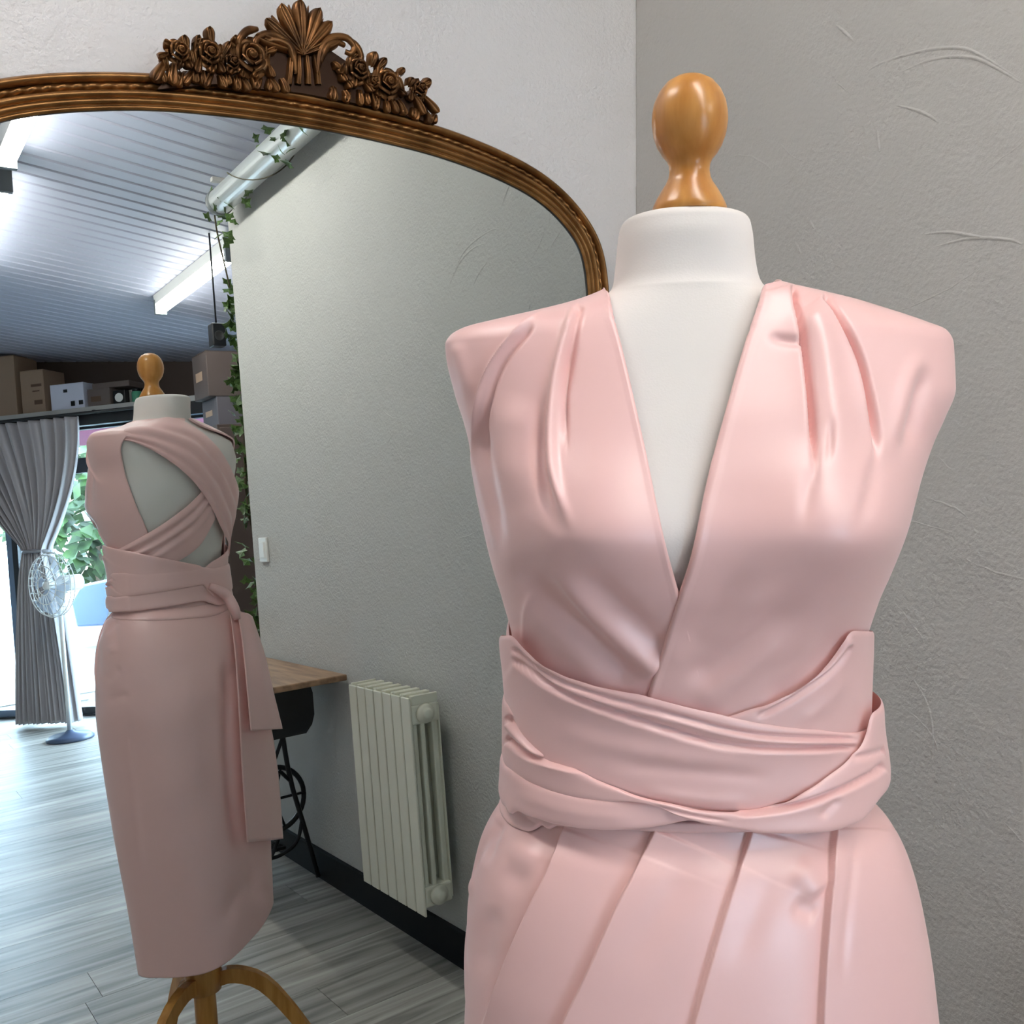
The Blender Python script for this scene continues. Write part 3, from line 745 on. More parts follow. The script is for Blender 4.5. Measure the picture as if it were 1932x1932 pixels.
strip('crossed_strap', [(385, 920), (350, 955), (300, 992), (250, 1022), (196, 1052)], [(402, 982), (375, 1028), (335, 1058), (280, 1088), (205, 1108)], .004, fold=((.22, .05, -.004), (.34, .05, .003), (.46, .05, -.004), (.6, .06, .002), (.1, .05, .002)))
strip('crossed_strap', [(240, 812), (270, 801), (310, 793), (352, 803), (405, 846), (438, 905), (446, 960), (438, 1030)], [(222, 830), (250, 834), (292, 854), (345, 893), (384, 940), (408, 988), (428, 1035), (434, 1050)], np.interp(np.linspace(0, 1, 90), [0, .06, .16, .30, 1], [-.006, -.004, .001, .008, .009]), fold=((.3, .06, -.003), (.42, .06, .002), (.58, .05, -.0035), (.72, .05, .002), (.84, .04, -.003), (.94, .04, .002)))

# ---- waist wraps
WX = np.concatenate([np.arange(-180, -96, 1.5), np.arange(-96, 96, .6), np.arange(96, 180, 1.5)])
def wrap_edge(front, back_l, back_r):
    """front: photo positions left to right; rows at the back centre from both sides"""
    q = on_body(smooth_path(front, 60), lift=LIFT); q = q[np.argsort(q[:, 1])]; q = q[np.abs(q[:, 1]) < 84]
    ph = np.concatenate([[-180], [-135], q[:, 1], [135], [180]]); ro = np.concatenate([[back_l], [back_l + (q[0, 0] - back_l) * .4], q[:, 0], [back_r + (q[-1, 0] - back_r) * .4], [back_r]])
    f = np.interp(WX, ph, ro)
    for _ in range(14): f = (np.roll(f, 1) + 2 * f + np.roll(f, -1)) / 4
    return f
def wrap(name, top, bot, off, specs=(), m=40, th=.0032, back=()):
    t = np.linspace(0, 1, m)[:, None]; t = .5 - .5 * np.cos(math.pi * t) * (.4 + .6 * np.abs(np.cos(math.pi * t)))
    t = np.linspace(0, 1, m)[:, None]; t = t + .10 * np.sin(2 * math.pi * t) / (2 * math.pi) * -4 * .4
    Y = top[None] * (1 - t) + bot[None] * t; PHI = np.broadcast_to(WX[None], Y.shape)
    o = (off if np.ndim(off) else np.full(len(WX), off))[None] + th * (np.clip(1 - np.abs(2 * t - 1) ** 5, 0, 1) ** .5 - 1)
    return put(name, Y, PHI, o, specs, back, parent=dress, closed=True, lift=LIFT)
xfr = proj(body(np.full(len(WX), 1450.0), WX) + body_n(np.full(len(WX), 1450.0), WX) * LIFT)[:, 0]; frontm = np.abs(WX) < 95
def smooth_ring(f, n=60):
    for _ in range(n): f = (np.roll(f, 1) + 2 * f + np.roll(f, -1)) / 4
    return f
# inner waistband
wrap('waistband', wrap_edge([(948, 1500), (1100, 1545), (1300, 1560), (1500, 1552), (1652, 1500)], 1500, 1500), wrap_edge([(945, 1535), (1010, 1558), (1160, 1572), (1300, 1579), (1450, 1577), (1560, 1572), (1662, 1520)], 1560, 1560), .0045)
wrap('waist_wrap', wrap_edge([(958, 1420), (1100, 1425), (1250, 1405), (1395, 1356), (1440, 1343), (1490, 1322), (1540, 1293), (1585, 1252), (1622, 1202)], 1330, 1300),
     wrap_edge([(955, 1480), (1200, 1480), (1400, 1450), (1500, 1440), (1626, 1400)], 1440, 1440), .0108,
     [('v', [(1622, 1222), (1580, 1272), (1510, 1322), (1430, 1362)], 5, .003, .05, .1), ('r', [(1622, 1212), (1580, 1262), (1510, 1312), (1430, 1352)], 6, .0018, .05, .1), ('r', [(1500, 1380), (1570, 1330), (1620, 1270)], 14, .0015, .3, .3)])
wrap('waist_wrap', wrap_edge([(956, 1202), (980, 1230), (1010, 1256), (1060, 1281), (1130, 1302), (1220, 1320), (1300, 1341), (1380, 1359), (1440, 1371), (1520, 1380), (1628, 1386)], 1310, 1400),
     wrap_edge([(955, 1350), (1000, 1425), (1080, 1475), (1160, 1500), (1230, 1516), (1330, 1532), (1410, 1534), (1465, 1523), (1540, 1500), (1632, 1470)], 1400, 1490), .0142,
     [('v', [(958, 1222), (1000, 1260), (1060, 1293), (1150, 1322), (1250, 1347), (1380, 1381), (1480, 1393), (1628, 1396)], 4, .0042, .02, .05), ('r', [(958, 1232), (1000, 1268), (1060, 1300), (1150, 1329), (1250, 1355), (1380, 1389), (1480, 1401), (1628, 1403)], 5, .0022, .02, .05),
      ('v', [(960, 1240), (1040, 1297), (1130, 1335), (1250, 1375), (1350, 1403), (1450, 1413), (1628, 1410)], 4.5, .0052, .02, .05), ('L', [(960, 1250), (1040, 1306), (1130, 1344), (1250, 1384), (1350, 1412), (1450, 1421), (1560, 1420), (1628, 1412)], 24, .0024, .02, .1),
      ('r', [(1000, 1360), (1120, 1400), (1280, 1430), (1450, 1450)], 18, .0014, .3, .3), ('v', [(1130, 1440), (1300, 1455), (1480, 1470)], 14, .0016, .3, .3), ('r', [(1200, 1490), (1320, 1510), (1430, 1512)], 12, .0016, .3, .3)])
offD = np.interp(xfr, [950, 1150, 1250, 1400, 1650], [.0180, .0180, .0145, .0085, .0085]); offD[~frontm] = .011; offD = smooth_ring(offD)
wrap('waist_wrap', wrap_edge([(952, 1444), (1000, 1475), (1070, 1499), (1140, 1508), (1215, 1513), (1320, 1525), (1500, 1530), (1655, 1490)], 1390, 1450),
     wrap_edge([(950, 1520), (1010, 1545), (1080, 1561), (1160, 1567), (1240, 1562), (1320, 1550), (1500, 1545), (1656, 1510)], 1480, 1530), offD,
     [('r', [(960, 1490), (1060, 1525), (1160, 1540), (1220, 1540)], 14, .0012, .2, .3)])
offC = np.interp(xfr, [950, 1150, 1215, 1300, 1650], [.0165, .0175, .0180, .0190, .0205]); offC[~frontm] = .0145; offC = smooth_ring(offC)
wrap('waist_wrap', wrap_edge([(953, 1328), (985, 1383), (1040, 1430), (1100, 1460), (1160, 1486), (1215, 1506), (1330, 1529), (1410, 1532), (1465, 1521), (1505, 1500), (1545, 1475), (1600, 1430), (1628, 1394), (1638, 1345)], 1310, 1330),
     wrap_edge([(952, 1448), (1000, 1480), (1070, 1504), (1140, 1513), (1215, 1515), (1300, 1546), (1400, 1567), (1480, 1573), (1560, 1568), (1620, 1548), (1658, 1502)], 1400, 1430), offC,
     [('v', [(955, 1352), (1000, 1402), (1045, 1440)], 5, .0055, .02, .2), ('r', [(955, 1366), (1000, 1414), (1045, 1450)], 5, .002, .02, .2), ('v', [(955, 1392), (1000, 1425), (1060, 1441), (1090, 1450)], 5, .0055, .02, .2), ('L', [(955, 1402), (1000, 1434), (1060, 1452), (1110, 1462)], 14, .002, .02, .2),
      ('v', [(1380, 1534), (1440, 1528), (1500, 1517), (1570, 1492), (1630, 1462), (1658, 1442)], 5, .0060, .1, .02), ('R', [(1380, 1538), (1440, 1532), (1500, 1521), (1570, 1496), (1630, 1466), (1658, 1446)][::-1], 16, .0015, .02, .1), ('v', [(1600, 1430), (1640, 1420), (1658, 1415)], 6, .003, .3, .02),
      ('v', [(1230, 1518), (1300, 1535), (1380, 1548)], 3.5, .002, .1, .3), ('v', [(1540, 1545), (1560, 1520), (1580, 1500)], 8, .002, .3, .3)])

# ---- skirt
SK = [('S', [(1066, 1560), (1035, 1640), (1000, 1710), (960, 1800), (930, 1880), (900, 1960)], 90, .0030, .01, .25, .0026, 70),
      ('S', [(1236, 1560), (1195, 1650), (1165, 1705), (1110, 1830), (1062, 1932), (1020, 2050), (985, 2160)], 90, .0042, .01, .25, .0036, 85),
      ('v', [(1300, 1600), (1270, 1680), (1220, 1760), (1170, 1860)], 34, .0020, .3, .4),
      ('S', [(1416, 1560), (1392, 1640), (1370, 1705), (1340, 1805), (1306, 1932), (1280, 2050), (1262, 2160)], 80, .0034, .01, .25, .0030, 75),
      ('v', [(1470, 1610), (1440, 1680), (1400, 1770), (1370, 1850)], 30, .0018, .3, .4),
      ('S', [(1572, 1558), (1566, 1640), (1560, 1705), (1552, 1805), (1546, 1932), (1542, 2080), (1540, 2180)], 60, .0036, .01, .2, .0036, 34),
      ('r', [(1490, 1630), (1525, 1660), (1552, 1690)], 26, .0045, .4, .25), ('v', [(1490, 1700), (1520, 1716), (1546, 1728)], 20, .0030, .4, .25),
      ('v', [(1612, 1580), (1602, 1660), (1590, 1760), (1580, 1880)], 10, .0014, .1, .4),
      ('v', [(945, 1540), (930, 1590), (915, 1640)], 10, .003, .2, .4), ('r', [(950, 1590), (990, 1612), (1026, 1618)], 26, .0022, .4, .4), ('v', [(940, 1640), (980, 1662), (1005, 1672)], 24, .0022, .4, .4),
      ('v', [(930, 1700), (915, 1780), (905, 1860)], 20, .003, .3, .4)]
SB = [('v', [(212, 1160), (216, 1190), (222, 1230)], 7, .006, .1, .4), ('r', [(206, 1215), (216, 1236)], 7, .005, .4, .4), ('v', [(198, 1290), (215, 1270), (232, 1258)], 9, .004, .3, .3), ('v', [(200, 1330), (222, 1318), (250, 1310)], 9, .003, .3, .3),
      ('v', [(236, 1330), (246, 1430), (258, 1560), (270, 1680)], 9, .004, .2, .3), ('v', [(430, 1230), (432, 1340), (436, 1460), (446, 1560), (458, 1630)], 12, .012, .15, .2), ('r', [(330, 1260), (350, 1400), (370, 1550)], 60, .006, .3, .3),
      ('v', [(380, 1300), (395, 1420), (405, 1560)], 30, .005, .3, .3), ('v', [(470, 1610), (480, 1660), (490, 1710)], 14, .006, .3, .3), ('v', [(400, 1760), (450, 1690), (490, 1640)], 16, .004, .3, .3)]
hem_z = spline([-180, -120, -60, 0, 60, 110, 150, 180], [.345, .30, .285, .275, .30, .36, .375, .345])
yt = 1425.0
tR = np.concatenate([np.linspace(0, .52, 360), np.linspace(.52, 1, 140)[1:], [1.0]])
PHs = np.concatenate([np.arange(-180, -75, .75), np.arange(-75, 75, .22), np.arange(75, 180, .75)])
bot_y = yof(hem_z(PHs))
Y = yt + (bot_y[None] - yt) * tR[:, None]; PHI = np.broadcast_to(PHs[None], Y.shape)
o = np.full(Y.shape, .0015); o[-1] -= .006; o += .0035 * np.sin(np.radians(PHI) * 5 + 1.0) * np.clip((Y - 2100) / 700, 0, 1)
put('skirt', Y, PHI, o, SK, SB, parent=dress, closed=True)

# ---- knot and tails at the back
def back_pt(x, y, off):
    q = on_body([(x, y)], True)[0]; return body(q[0], q[1]) + body_n(np.array(q[0]), np.array(q[1])) * off
kp = [back_pt(384, 1106, .016), back_pt(398, 1118, .024), back_pt(412, 1138, .028), back_pt(426, 1160, .026), back_pt(434, 1174, .020)]
Geo().tube(smooth_path(kp, 16), np.interp(np.linspace(0, 1, 16), [0, .3, .7, 1], [.007, .012, .012, .008]), 12).obj('knot', M_SATIN, dress, True, True)
def tail(name, up, lo_, off0, off1, ripple):
    """hanging sash end: left edge and right edge as seen in the mirror"""
    n, m = 60, 22; A = smooth_path(up, n); B = smooth_path(lo_, n); P = np.zeros((n, m, 3))
    for i in range(n):
        t = i / (n - 1); of = off0 + (off1 - off0) * t
        a = back_pt(*A[i], of); b = back_pt(*B[i], of + .004)
        nn = np.cross(b - a, (0, 0, 1)); nn /= np.linalg.norm(nn)
        for j in range(m):
            s = j / (m - 1); P[i, j] = a * (1 - s) + b * s + nn * ripple * math.sin(s * 7 + .6) * (1 - .4 * t)
    for _ in range(4): P[1:-1] = (P[:-2] + 2 * P[1:-1] + P[2:]) / 4
    o = mesh(name, P.reshape(-1, 3), grid_faces(n, m), M_SATIN, dress, True, True)
    md = o.modifiers.new('thickness', 'SOLIDIFY'); md.thickness = .002
    return o
tail('sash_tail', [(428, 1165), (434, 1240), (438, 1340), (442, 1450), (450, 1586)], [(452, 1180), (478, 1280), (494, 1380), (505, 1480), (512, 1586)], .014, .030, .004)
tail('sash_tail', [(432, 1160), (438, 1220), (442, 1300), (446, 1379)], [(456, 1172), (474, 1240), (486, 1310), (497, 1379)], .026, .042, .003)

# ================================================================== things on the right wall
# radiator
ra = empty('radiator', (-.075, -1.11, 0), 'cream enamelled column radiator hung on the grey plaster wall above black skirting', 'radiator')
ry0, ry1, rz0, rz1 = -1.292, -.930, .178, .762; ns = 7; sw = (ry1 - ry0) / ns
def rbox(name, x0, x1, y0, y1, z0, z1, bv=.004, m=M_RAD, parent=ra):
    o = Geo().box(x0, x1, y0, y1, z0, z1).obj(name, m, None)
    for v in o.data.vertices: v.co = v.co - Vector(ra.location) - (Vector(parent.location) if parent is not ra else Vector())
    o.parent = parent
    if bv: bevel(o, bv)
    return o
for i in range(ns):
    y0 = ry0 + i * sw; y1 = y0 + sw
    sec = rbox('section', -.052, -.034, y0 + .012, y1 - .012, rz0 + .05, rz1 - .05)
    rbox('front_fin', -.122, -.116, y0 + .0025, y1 - .0025, rz0, rz1 - .004, .0025, parent=sec)
    rbox('rear_fin', -.034, -.030, y0 + .006, y1 - .006, rz0 + .03, rz1 - .03, .001, parent=sec)
    for x0, x1 in ((-.112, -.098), (-.088, -.074)): rbox('water_tube', x0, x1, y0 + .010, y1 - .010, rz0 + .07, rz1 - .075, .004, parent=sec)
    for z0, z1 in ((rz0 + .022, rz0 + .075), (rz1 - .078, rz1 - .024)): rbox('header', -.117, -.034, y0 + .001, y1 - .001, z0, z1, .006, parent=sec)
    rbox('top_vent', -.114, -.034, y0 + .002, y0 + .010, rz1 - .026, rz1, .002, parent=sec)
    rbox('top_vent', -.114, -.034, y1 - .010, y1 - .002, rz1 - .026, rz1, .002, parent=sec)
    rbox('top_cap', -.100, -.052, y0 + .004, y1 - .004, rz1 - .030, rz1 - .006, .003, parent=sec)
for z in (rz0 + .05, rz1 - .05):
    g = Geo().lathe([(.026, 0), (.026, .008), (.021, .013), (.015, .014), (.015, .019), (.010, .022), (.001, .022)], 24)
    V = [(-.078 + v[0] + .075, ry1 - .001 + v[2] + 1.11, z + v[1]) for v in g.V]; mesh('end_plug', V, g.F, M_RAD, ra, True)
g = Geo().lathe([(.012, 0), (.012, .02), (.016, .024), (.016, .05), (.011, .054)], 18)
V = [(-.078 + v[0] + .075, ry0 - v[2] + 1.11, .40 + v[1]) for v in g.V]; mesh('valve', V, g.F, M_WHITE, ra, True)
g = Geo().tube([(-.003, ry0 - .03 + 1.11, .40), (-.003, ry0 - .03 + 1.11, .36), (.075, ry0 - .03 + 1.11, .36)], .008, 10); g.obj('supply_pipe', M_RAD, ra, True)
for z in (.30, .66): rbox('wall_bracket', -.034, .0, -1.12, -1.10, z, z + .02, 0, M_WHITE)
# switch
sy, sz = -2.177, 1.155
sw_ = bevel(Geo().box(-.010, 0, sy - .038, sy + .038, sz - .046, sz + .046).obj('light_switch', M_WHITE), .003)
props(sw_, 'white plastic light switch plate on the grey plaster wall', 'switch')
bevel(Geo().box(-.0145, -.009, sy - .02, sy + .02, sz - .03, sz + .03).obj('rocker', M_WHITE, sw_), .002)

# treadle sewing table
tb = empty('treadle_table', (-.21, -1.99, 0), 'old sewing table with oak top, black drawer and black iron treadle legs', 'table')
def tg(g, name, m, sm=False): return g.obj(name, m, tb, sm, True)
bevel(tg(Geo().box(-.405, -.012, -2.46, -1.525, .728, .748), 'table_top', M_TABLE), .004)
g = Geo(); pr = [(-.36, .725), (-.115, .725), (-.108, .70), (-.108, .63), (-.118, .60), (-.14, .575), (-.34, .575)]
V = [(x, -1.585, z) for x, z in pr] + [(x, -1.86, z) for x, z in pr]; nP = len(pr)
dr = mesh('drawer', V, [tuple(range(nP)), tuple(range(2 * nP - 1, nP - 1, -1))] + [(i, nP + i, nP + (i + 1) % nP, (i + 1) % nP) for i in range(nP)], M_IRON, tb, False, True)
for yl in (-1.86, -2.36):
    g = Geo()
    for sgn in (1, -1):
        X = lambda d: -.21 + sgn * d
        for P_, r in (([(.04, .725), (.085, .70), (.095, .60), (.10, .50), (.115, .36), (.145, .22), (.178, .06), (.188, .01)], .009), ([(.10, .52), (.05, .42), (.0, .36)], .007), ([(.115, .36), (.07, .40), (.045, .30), (.06, .20), (.03, .13), (0, .12)], .007),
                      ([(.145, .22), (.12, .15), (.06, .12), (0, .12)], .007), ([(.045, .30), (.02, .25), (0, .24)], .006), ([(.0, .36), (.03, .45), (.02, .55), (.0, .60)], .006), ([(.095, .60), (.05, .62), (0, .60)], .007)):
            g.tube(smooth_path([(X(d), yl, z) for d, z in P_], 16), r, 6)
    tg(g, 'iron_leg', M_IRON, True)
g = Geo()
for i in range(9): g.tube([(-.33 + i * .03, -1.98, .10), (-.33 + i * .03, -2.24, .085)], .006, 6)
for yv in (-1.98, -2.24): g.tube([(-.33, yv, .10 if yv > -2 else .085), (-.09, yv, .10 if yv > -2 else .085)], .008, 6)
g.tube([(-.21, -1.86, .12), (-.21, -2.36, .12)], .008, 8)
tg(g, 'treadle', M_IRON, True)
g = Geo(); wc = np.array((-.145, -1.90, .30))
g.tube([wc + (.0 + .11 * math.cos(a), 0, .11 * math.sin(a)) for a in np.linspace(0, 2 * math.pi, 40)], .009, 8)
for k in range(5): a = k * 1.2566; g.tube([wc, wc + (.11 * math.cos(a), 0, .11 * math.sin(a))], .005, 6)
wh = tg(g, 'drive_wheel', M_IRON, True)

# pipe under the ceiling
gp = Geo(); gp.tube([(-.075, -2.17, 2.455), (-.075, -.02, 2.455)], .046, 28)
pp = gp.obj('roller_tube', mat('white_tube', srgb(206, 210, 210), .28, .55), None, True)
pp.data.shade_smooth(); props(pp, 'thick white roller tube under the ceiling along the plaster wall, twined with ivy', 'tube')
g = Geo().lathe([(.050, -.012), (.050, .012), (.03, .02), (.012, .03)], 24); V = [(-.075 + v[0], -2.165 - v[2], 2.455 + v[1]) for v in g.V]; mesh('end_cap', V, g.F, mat('grey_cap', srgb(88, 92, 94), .5), pp, True)
for yv in (-2.08, -1.1, -.1): Geo().box(-.13, 0, yv - .012, yv + .012, 2.497, 2.512).box(-.008, 0, yv - .012, yv + .012, 2.42, 2.512).obj('bracket', M_STEEL, pp)

# ------------------------------------------------------------------ fluorescent lights
def tube_light(cx, y0, y1, label):
    z = ceil_z(cx); t = empty('fluorescent_light', (cx, (y0 + y1) / 2, z), label, 'light', 'fluorescent ceiling lights')
    L2 = (y1 - y0) / 2
    V = [(-.034, 0, -.0), (.034, 0, -.0), (.026, 0, -.042), (-.026, 0, -.042)]
    V = [(x, -L2, zz - SL * x - .001) for x, _, zz in V] + [(x, L2, zz - SL * x - .001) for x, _, zz in V]
    mesh('housing', V, [(3, 2, 1, 0), (4, 5, 6, 7), (0, 1, 5, 4), (1, 2, 6, 5), (2, 3, 7, 6), (3, 0, 4, 7)], M_WHITE, t)
    for s_ in (-1, 1): Geo().box(-.03, .03, s_ * L2 - .012, s_ * L2 + .012, -.095, -.01).obj('end_holder', mat('grey_holder', srgb(90, 96, 100), .5) if s_ < 0 else bpy.data.materials['grey_holder'], t) if 'grey_holder' in bpy.data.materials or s_ < 0 else None
    Geo().tube([(0, -L2 + .012, -.068), (0, L2 - .012, -.068)], .026, 16).obj('glowing_tube', M_TUBE, t, True)
    return t
tube_light(-.735, -2.42, -1.22, 'glowing fluorescent ceiling light above the dress form')
tube_light(-1.50, -.85, -.20, 'added unseen short fluorescent light brightening the wall behind the mirror')  # extra tube out of view, added to brighten the back wall
tube_light(-.715, -3.95, -2.66, 'glowing fluorescent ceiling light next in line towards the shop front')
tube_light(.20, -3.93, -2.82, 'glowing fluorescent ceiling light beyond the end of the plaster wall')

# ------------------------------------------------------------------ ivy
def leaf_mesh(r):
    g = Geo(); out = [(0, -.1), (.42, -.42), (.62, -.05), (.98, .18), (.45, .42), (.28, .62), (0, 1.12), (-.28, .62), (-.45, .42), (-.98, .18), (-.62, -.05), (-.42, -.42)]
    V = [(0, .2, .10)] + [(x, y + .1, -.10 * abs(x) + r.uniform(-.05, .05)) for x, y in out]; n = len(out)
    V2 = [(x, y, z - .03) for x, y, z in V]
    g.add(V + V2, [(0, 1 + i, 1 + (i + 1) % n) for i in range(n)] + [(n + 1, n + 2 + (i + 1) % n, n + 2 + i) for i in range(n)] + [(1 + i, n + 2 + i, n + 2 + (i + 1) % n, 1 + (i + 1) % n) for i in range(n)])
    return g
rl = random.Random(11)
leaf_me = []
for i in range(3):
    g = leaf_mesh(rl); me = bpy.data.meshes.new('leaf'); me.from_pydata(g.V, [], g.F); me.materials.append(M_LEAF); leaf_me.append(me)
def leaf(parent, p, size):
    o = bpy.data.objects.new('leaf', rl.choice(leaf_me)); COL.objects.link(o); o.parent = parent
    o.location = Vector(p) - parent.location; o.scale = (size,) * 3
    o.rotation_euler = (rl.uniform(-1.2, 1.2) + 1.2, rl.uniform(-.8, .8), rl.uniform(-3.1, 3.1)); return o
iv = empty('ivy_garland', (-.075, -1.7, 2.40), 'artificial ivy garland wound around the white tube under the ceiling', 'ivy')
st_pts = []
for t in np.linspace(0, 1, 90):
    a = t * 19; st_pts.append((-.075 + .054 * math.cos(a), -2.2 + t * 1.9, 2.455 + .054 * math.sin(a)))
Geo().tube(st_pts, .0022, 6).obj('stem', M_STEM, iv, True, True)
for q in ((455, 268), (480, 262), (490, 275), (505, 290), (520, 262), (535, 250), (572, 248), (550, 282), (548, 310), (525, 300), (470, 365), (462, 385), (397, 368), (402, 382), (430, 385), (425, 400), (436, 412), (392, 412), (440, 420), (410, 447), (430, 447), (433, 460), (415, 420), (540, 268), (530, 285), (500, 245), (408, 395), (420, 378), (418, 410)):
    P = seen(q[0], q[1], (1, 0, 0), -.105 + rl.uniform(-.03, .02)); leaf(iv, P, rl.uniform(.020, .030))
for i in range(14): leaf(iv, (-.075 + rl.uniform(-.08, .05), rl.uniform(-1.5, -.2), 2.42 + rl.uniform(-.06, .06)), .025)
Geo().tube(smooth_path([(-.09, -2.19, 2.45), (-.06, -2.26, 2.38), (-.02, -2.32, 2.28), (.0, -2.33, 2.18)], 12), .0035, 6).obj('stem', M_STEM, iv, True, True)
iw = empty('ivy_garland', (.03, -2.36, .45), 'dense dark ivy garland hanging down the end of the plaster wall', 'ivy')
for k in range(3):
    Geo().tube(smooth_path([(.02 + .02 * k, -2.32 - .015 * k, 2.2), (.03 + .015 * k, -2.34, 1.8), (.01 + .03 * k, -2.35, 1.4), (.04, -2.34 - .01 * k, 1.0), (.02 + .02 * k, -2.34, .55)], 30), .006, 6).obj('stem', M_STEM, iw, True, True)
for i in range(290):
    z = rl.uniform(.5, 2.2); leaf(iw, (.01 + rl.uniform(-.025, .085), -2.335 - abs(rl.gauss(0, .028)), z), rl.uniform(.024, .036))

# ------------------------------------------------------------------ loudspeaker
sp = empty('loudspeaker', (.10, -2.80, 2.04), 'small black loudspeaker hanging under the ceiling beside the ivy', 'loudspeaker')
bevel(Geo().box(-.03, .03, -.03, .03, 0, .10).obj('cabinet', M_IRON, sp), .006)
Geo().tube([(0, 0, .10), (0, 0, ceil_z(.10) - 2.04)], .004, 10).obj('bracket', M_IRON, sp, True)
Geo().lathe([(.022, 0), (.022, .003), (.018, .001), (.008, -.002), (.001, -.001)], 24).obj('cone', mat('cone_grey', (.03, .03, .03), .6), sp, True).rotation_euler = (0, 0, 0)
sp.children[-1].location = (0, .031, .045); sp.children[-1].rotation_euler = (R(-90), 0, 0)

# ------------------------------------------------------------------ shelf over the shop front and the boxes on it
sh = Geo(); sh.frame_box(fac(0, 0, 0), FD, FN, (0, 0, 1), -6.6, -2.3, 0, .30, 2.115, 2.15)
shelf = sh.obj('wall_shelf', M_STEEL); props(shelf, 'long grey shelf with black front beam above the shop windows', 'shelf')
g = Geo(); g.frame_box(fac(0, 0, 0), FD, FN, (0, 0, 1), -6.6, -2.3, .22, .285, 2.03, 2.115); g.obj('front_beam', M_FRAME, shelf)
def carton(s0, s1, o0, o1, z0, z1, m, label, name='cardboard_box', flaps=True, marks=(), group='boxes on the shelf over the shop windows'):
    g = Geo(); g.frame_box((0, 0, 0), FD, FN, (0, 0, 1), -(s1 - s0) / 2, (s1 - s0) / 2, -(o1 - o0) / 2, (o1 - o0) / 2, 0, z1 - z0)
    e = empty(name, tuple(fac((s0 + s1) / 2, (o0 + o1) / 2, z0)), label, 'box', group)
    bevel(g.obj('carton_body', m, e), .003, 1)
    w2, d2, h = (s1 - s0) / 2, (o1 - o0) / 2, z1 - z0
    if flaps:
        for q0, q1 in ((-d2 + .001, -.001), (.001, d2 - .001)):
            g = Geo(); g.frame_box((0, 0, 0), FD, FN, (0, 0, 1), -w2 + .001, w2 - .001, q0, q1, h, h + .004); g.obj('flap', m, e)
        g = Geo(); g.frame_box((0, 0, 0), FD, FN, (0, 0, 1), -w2 + .002, w2 - .002, -.022, .022, h + .004, h + .005); g.obj('packing_tape', M_CREAM, e)
    for (a0, a1, b0, b1) in marks:
        g = Geo(); g.frame_box((0, 0, 0), FD, FN, (0, 0, 1), -w2 + a0 * 2 * w2, -w2 + a1 * 2 * w2, d2, d2 + .0012, b0 * h, b1 * h); g.obj('printed_mark', M_IRON if m is M_WBOX else mat('brown_print', srgb(96, 74, 60), .8), e)
    return e
SB0 = 2.151
carton(-5.06, -4.54, .02, .26, SB0, 2.565, M_CARD, 'tall plain brown cardboard box on the shelf over the curtain')
carton(-4.50, -4.32, .03, .26, SB0, 2.445, M_CARD, 'brown cardboard box with printed marks on the shelf, next to the white box', marks=((.45, .9, .62, .68), (.5, .8, .50, .53), (.55, .9, .2, .3)))
carton(-4.275, -4.02, .02, .26, SB0, 2.325, M_WBOX, 'white printed carton on the shelf between brown boxes', marks=((.40, .52, .68, .80), (.60, .72, .12, .32), (.84, .97, .15, .32)))
carton(-4.00, -3.83, .03, .25, SB0, 2.27, M_CARD2, 'low grey-brown box on the shelf beside the white carton', marks=((.15, .6, .3, .6),))
carton(-3.98, -3.70, .04, .22, 2.276, 2.315, M_CARD2, 'flat brown box lying across the low grey-brown box', flaps=False)
cl = empty('round_clock', tuple(fac(-3.775, .20, SB0)), 'small black clock with white round dial on the shelf', 'clock')
g = Geo(); g.frame_box((0, 0, 0), FD, FN, (0, 0, 1), -.045, .045, -.03, .03, 0, .10); bevel(g.obj('case', M_IRON, cl), .004)
g = Geo().lathe([(.030, 0), (.030, .003), (.001, .0035)], 20); V = [FD * v[0] + FN * (.03 + v[2]) + np.array([0, 0, .05 + v[1]]) for v in g.V]; mesh('dial', V, g.F, M_WHITE, cl, False)
gj = empty('green_jar', tuple(fac(-3.66, .20, SB0)), 'small green jar with dark lid on the shelf', 'jar')
Geo().lathe([(.032, 0), (.034, .01), (.034, .075), (.026, .085)], 20).obj('jar_body', mat('jar_green', srgb(70, 140, 110), .3), gj, True)
Geo().lathe([(.028, .083), (.028, .10), (.024, .104)], 20).obj('lid', M_IRON, gj, True)
bj = empty('grey_tin', tuple(fac(-3.715, .16, SB0)), 'small pale grey tin between clock and green jar', 'tin')
Geo().lathe([(.024, 0), (.024, .09)], 20).obj('tin_body', M_STEEL, bj, True); Geo().lathe([(.0255, .088), (.0255, .10), (.02, .102)], 20).obj('lid', M_STEEL, bj, True)
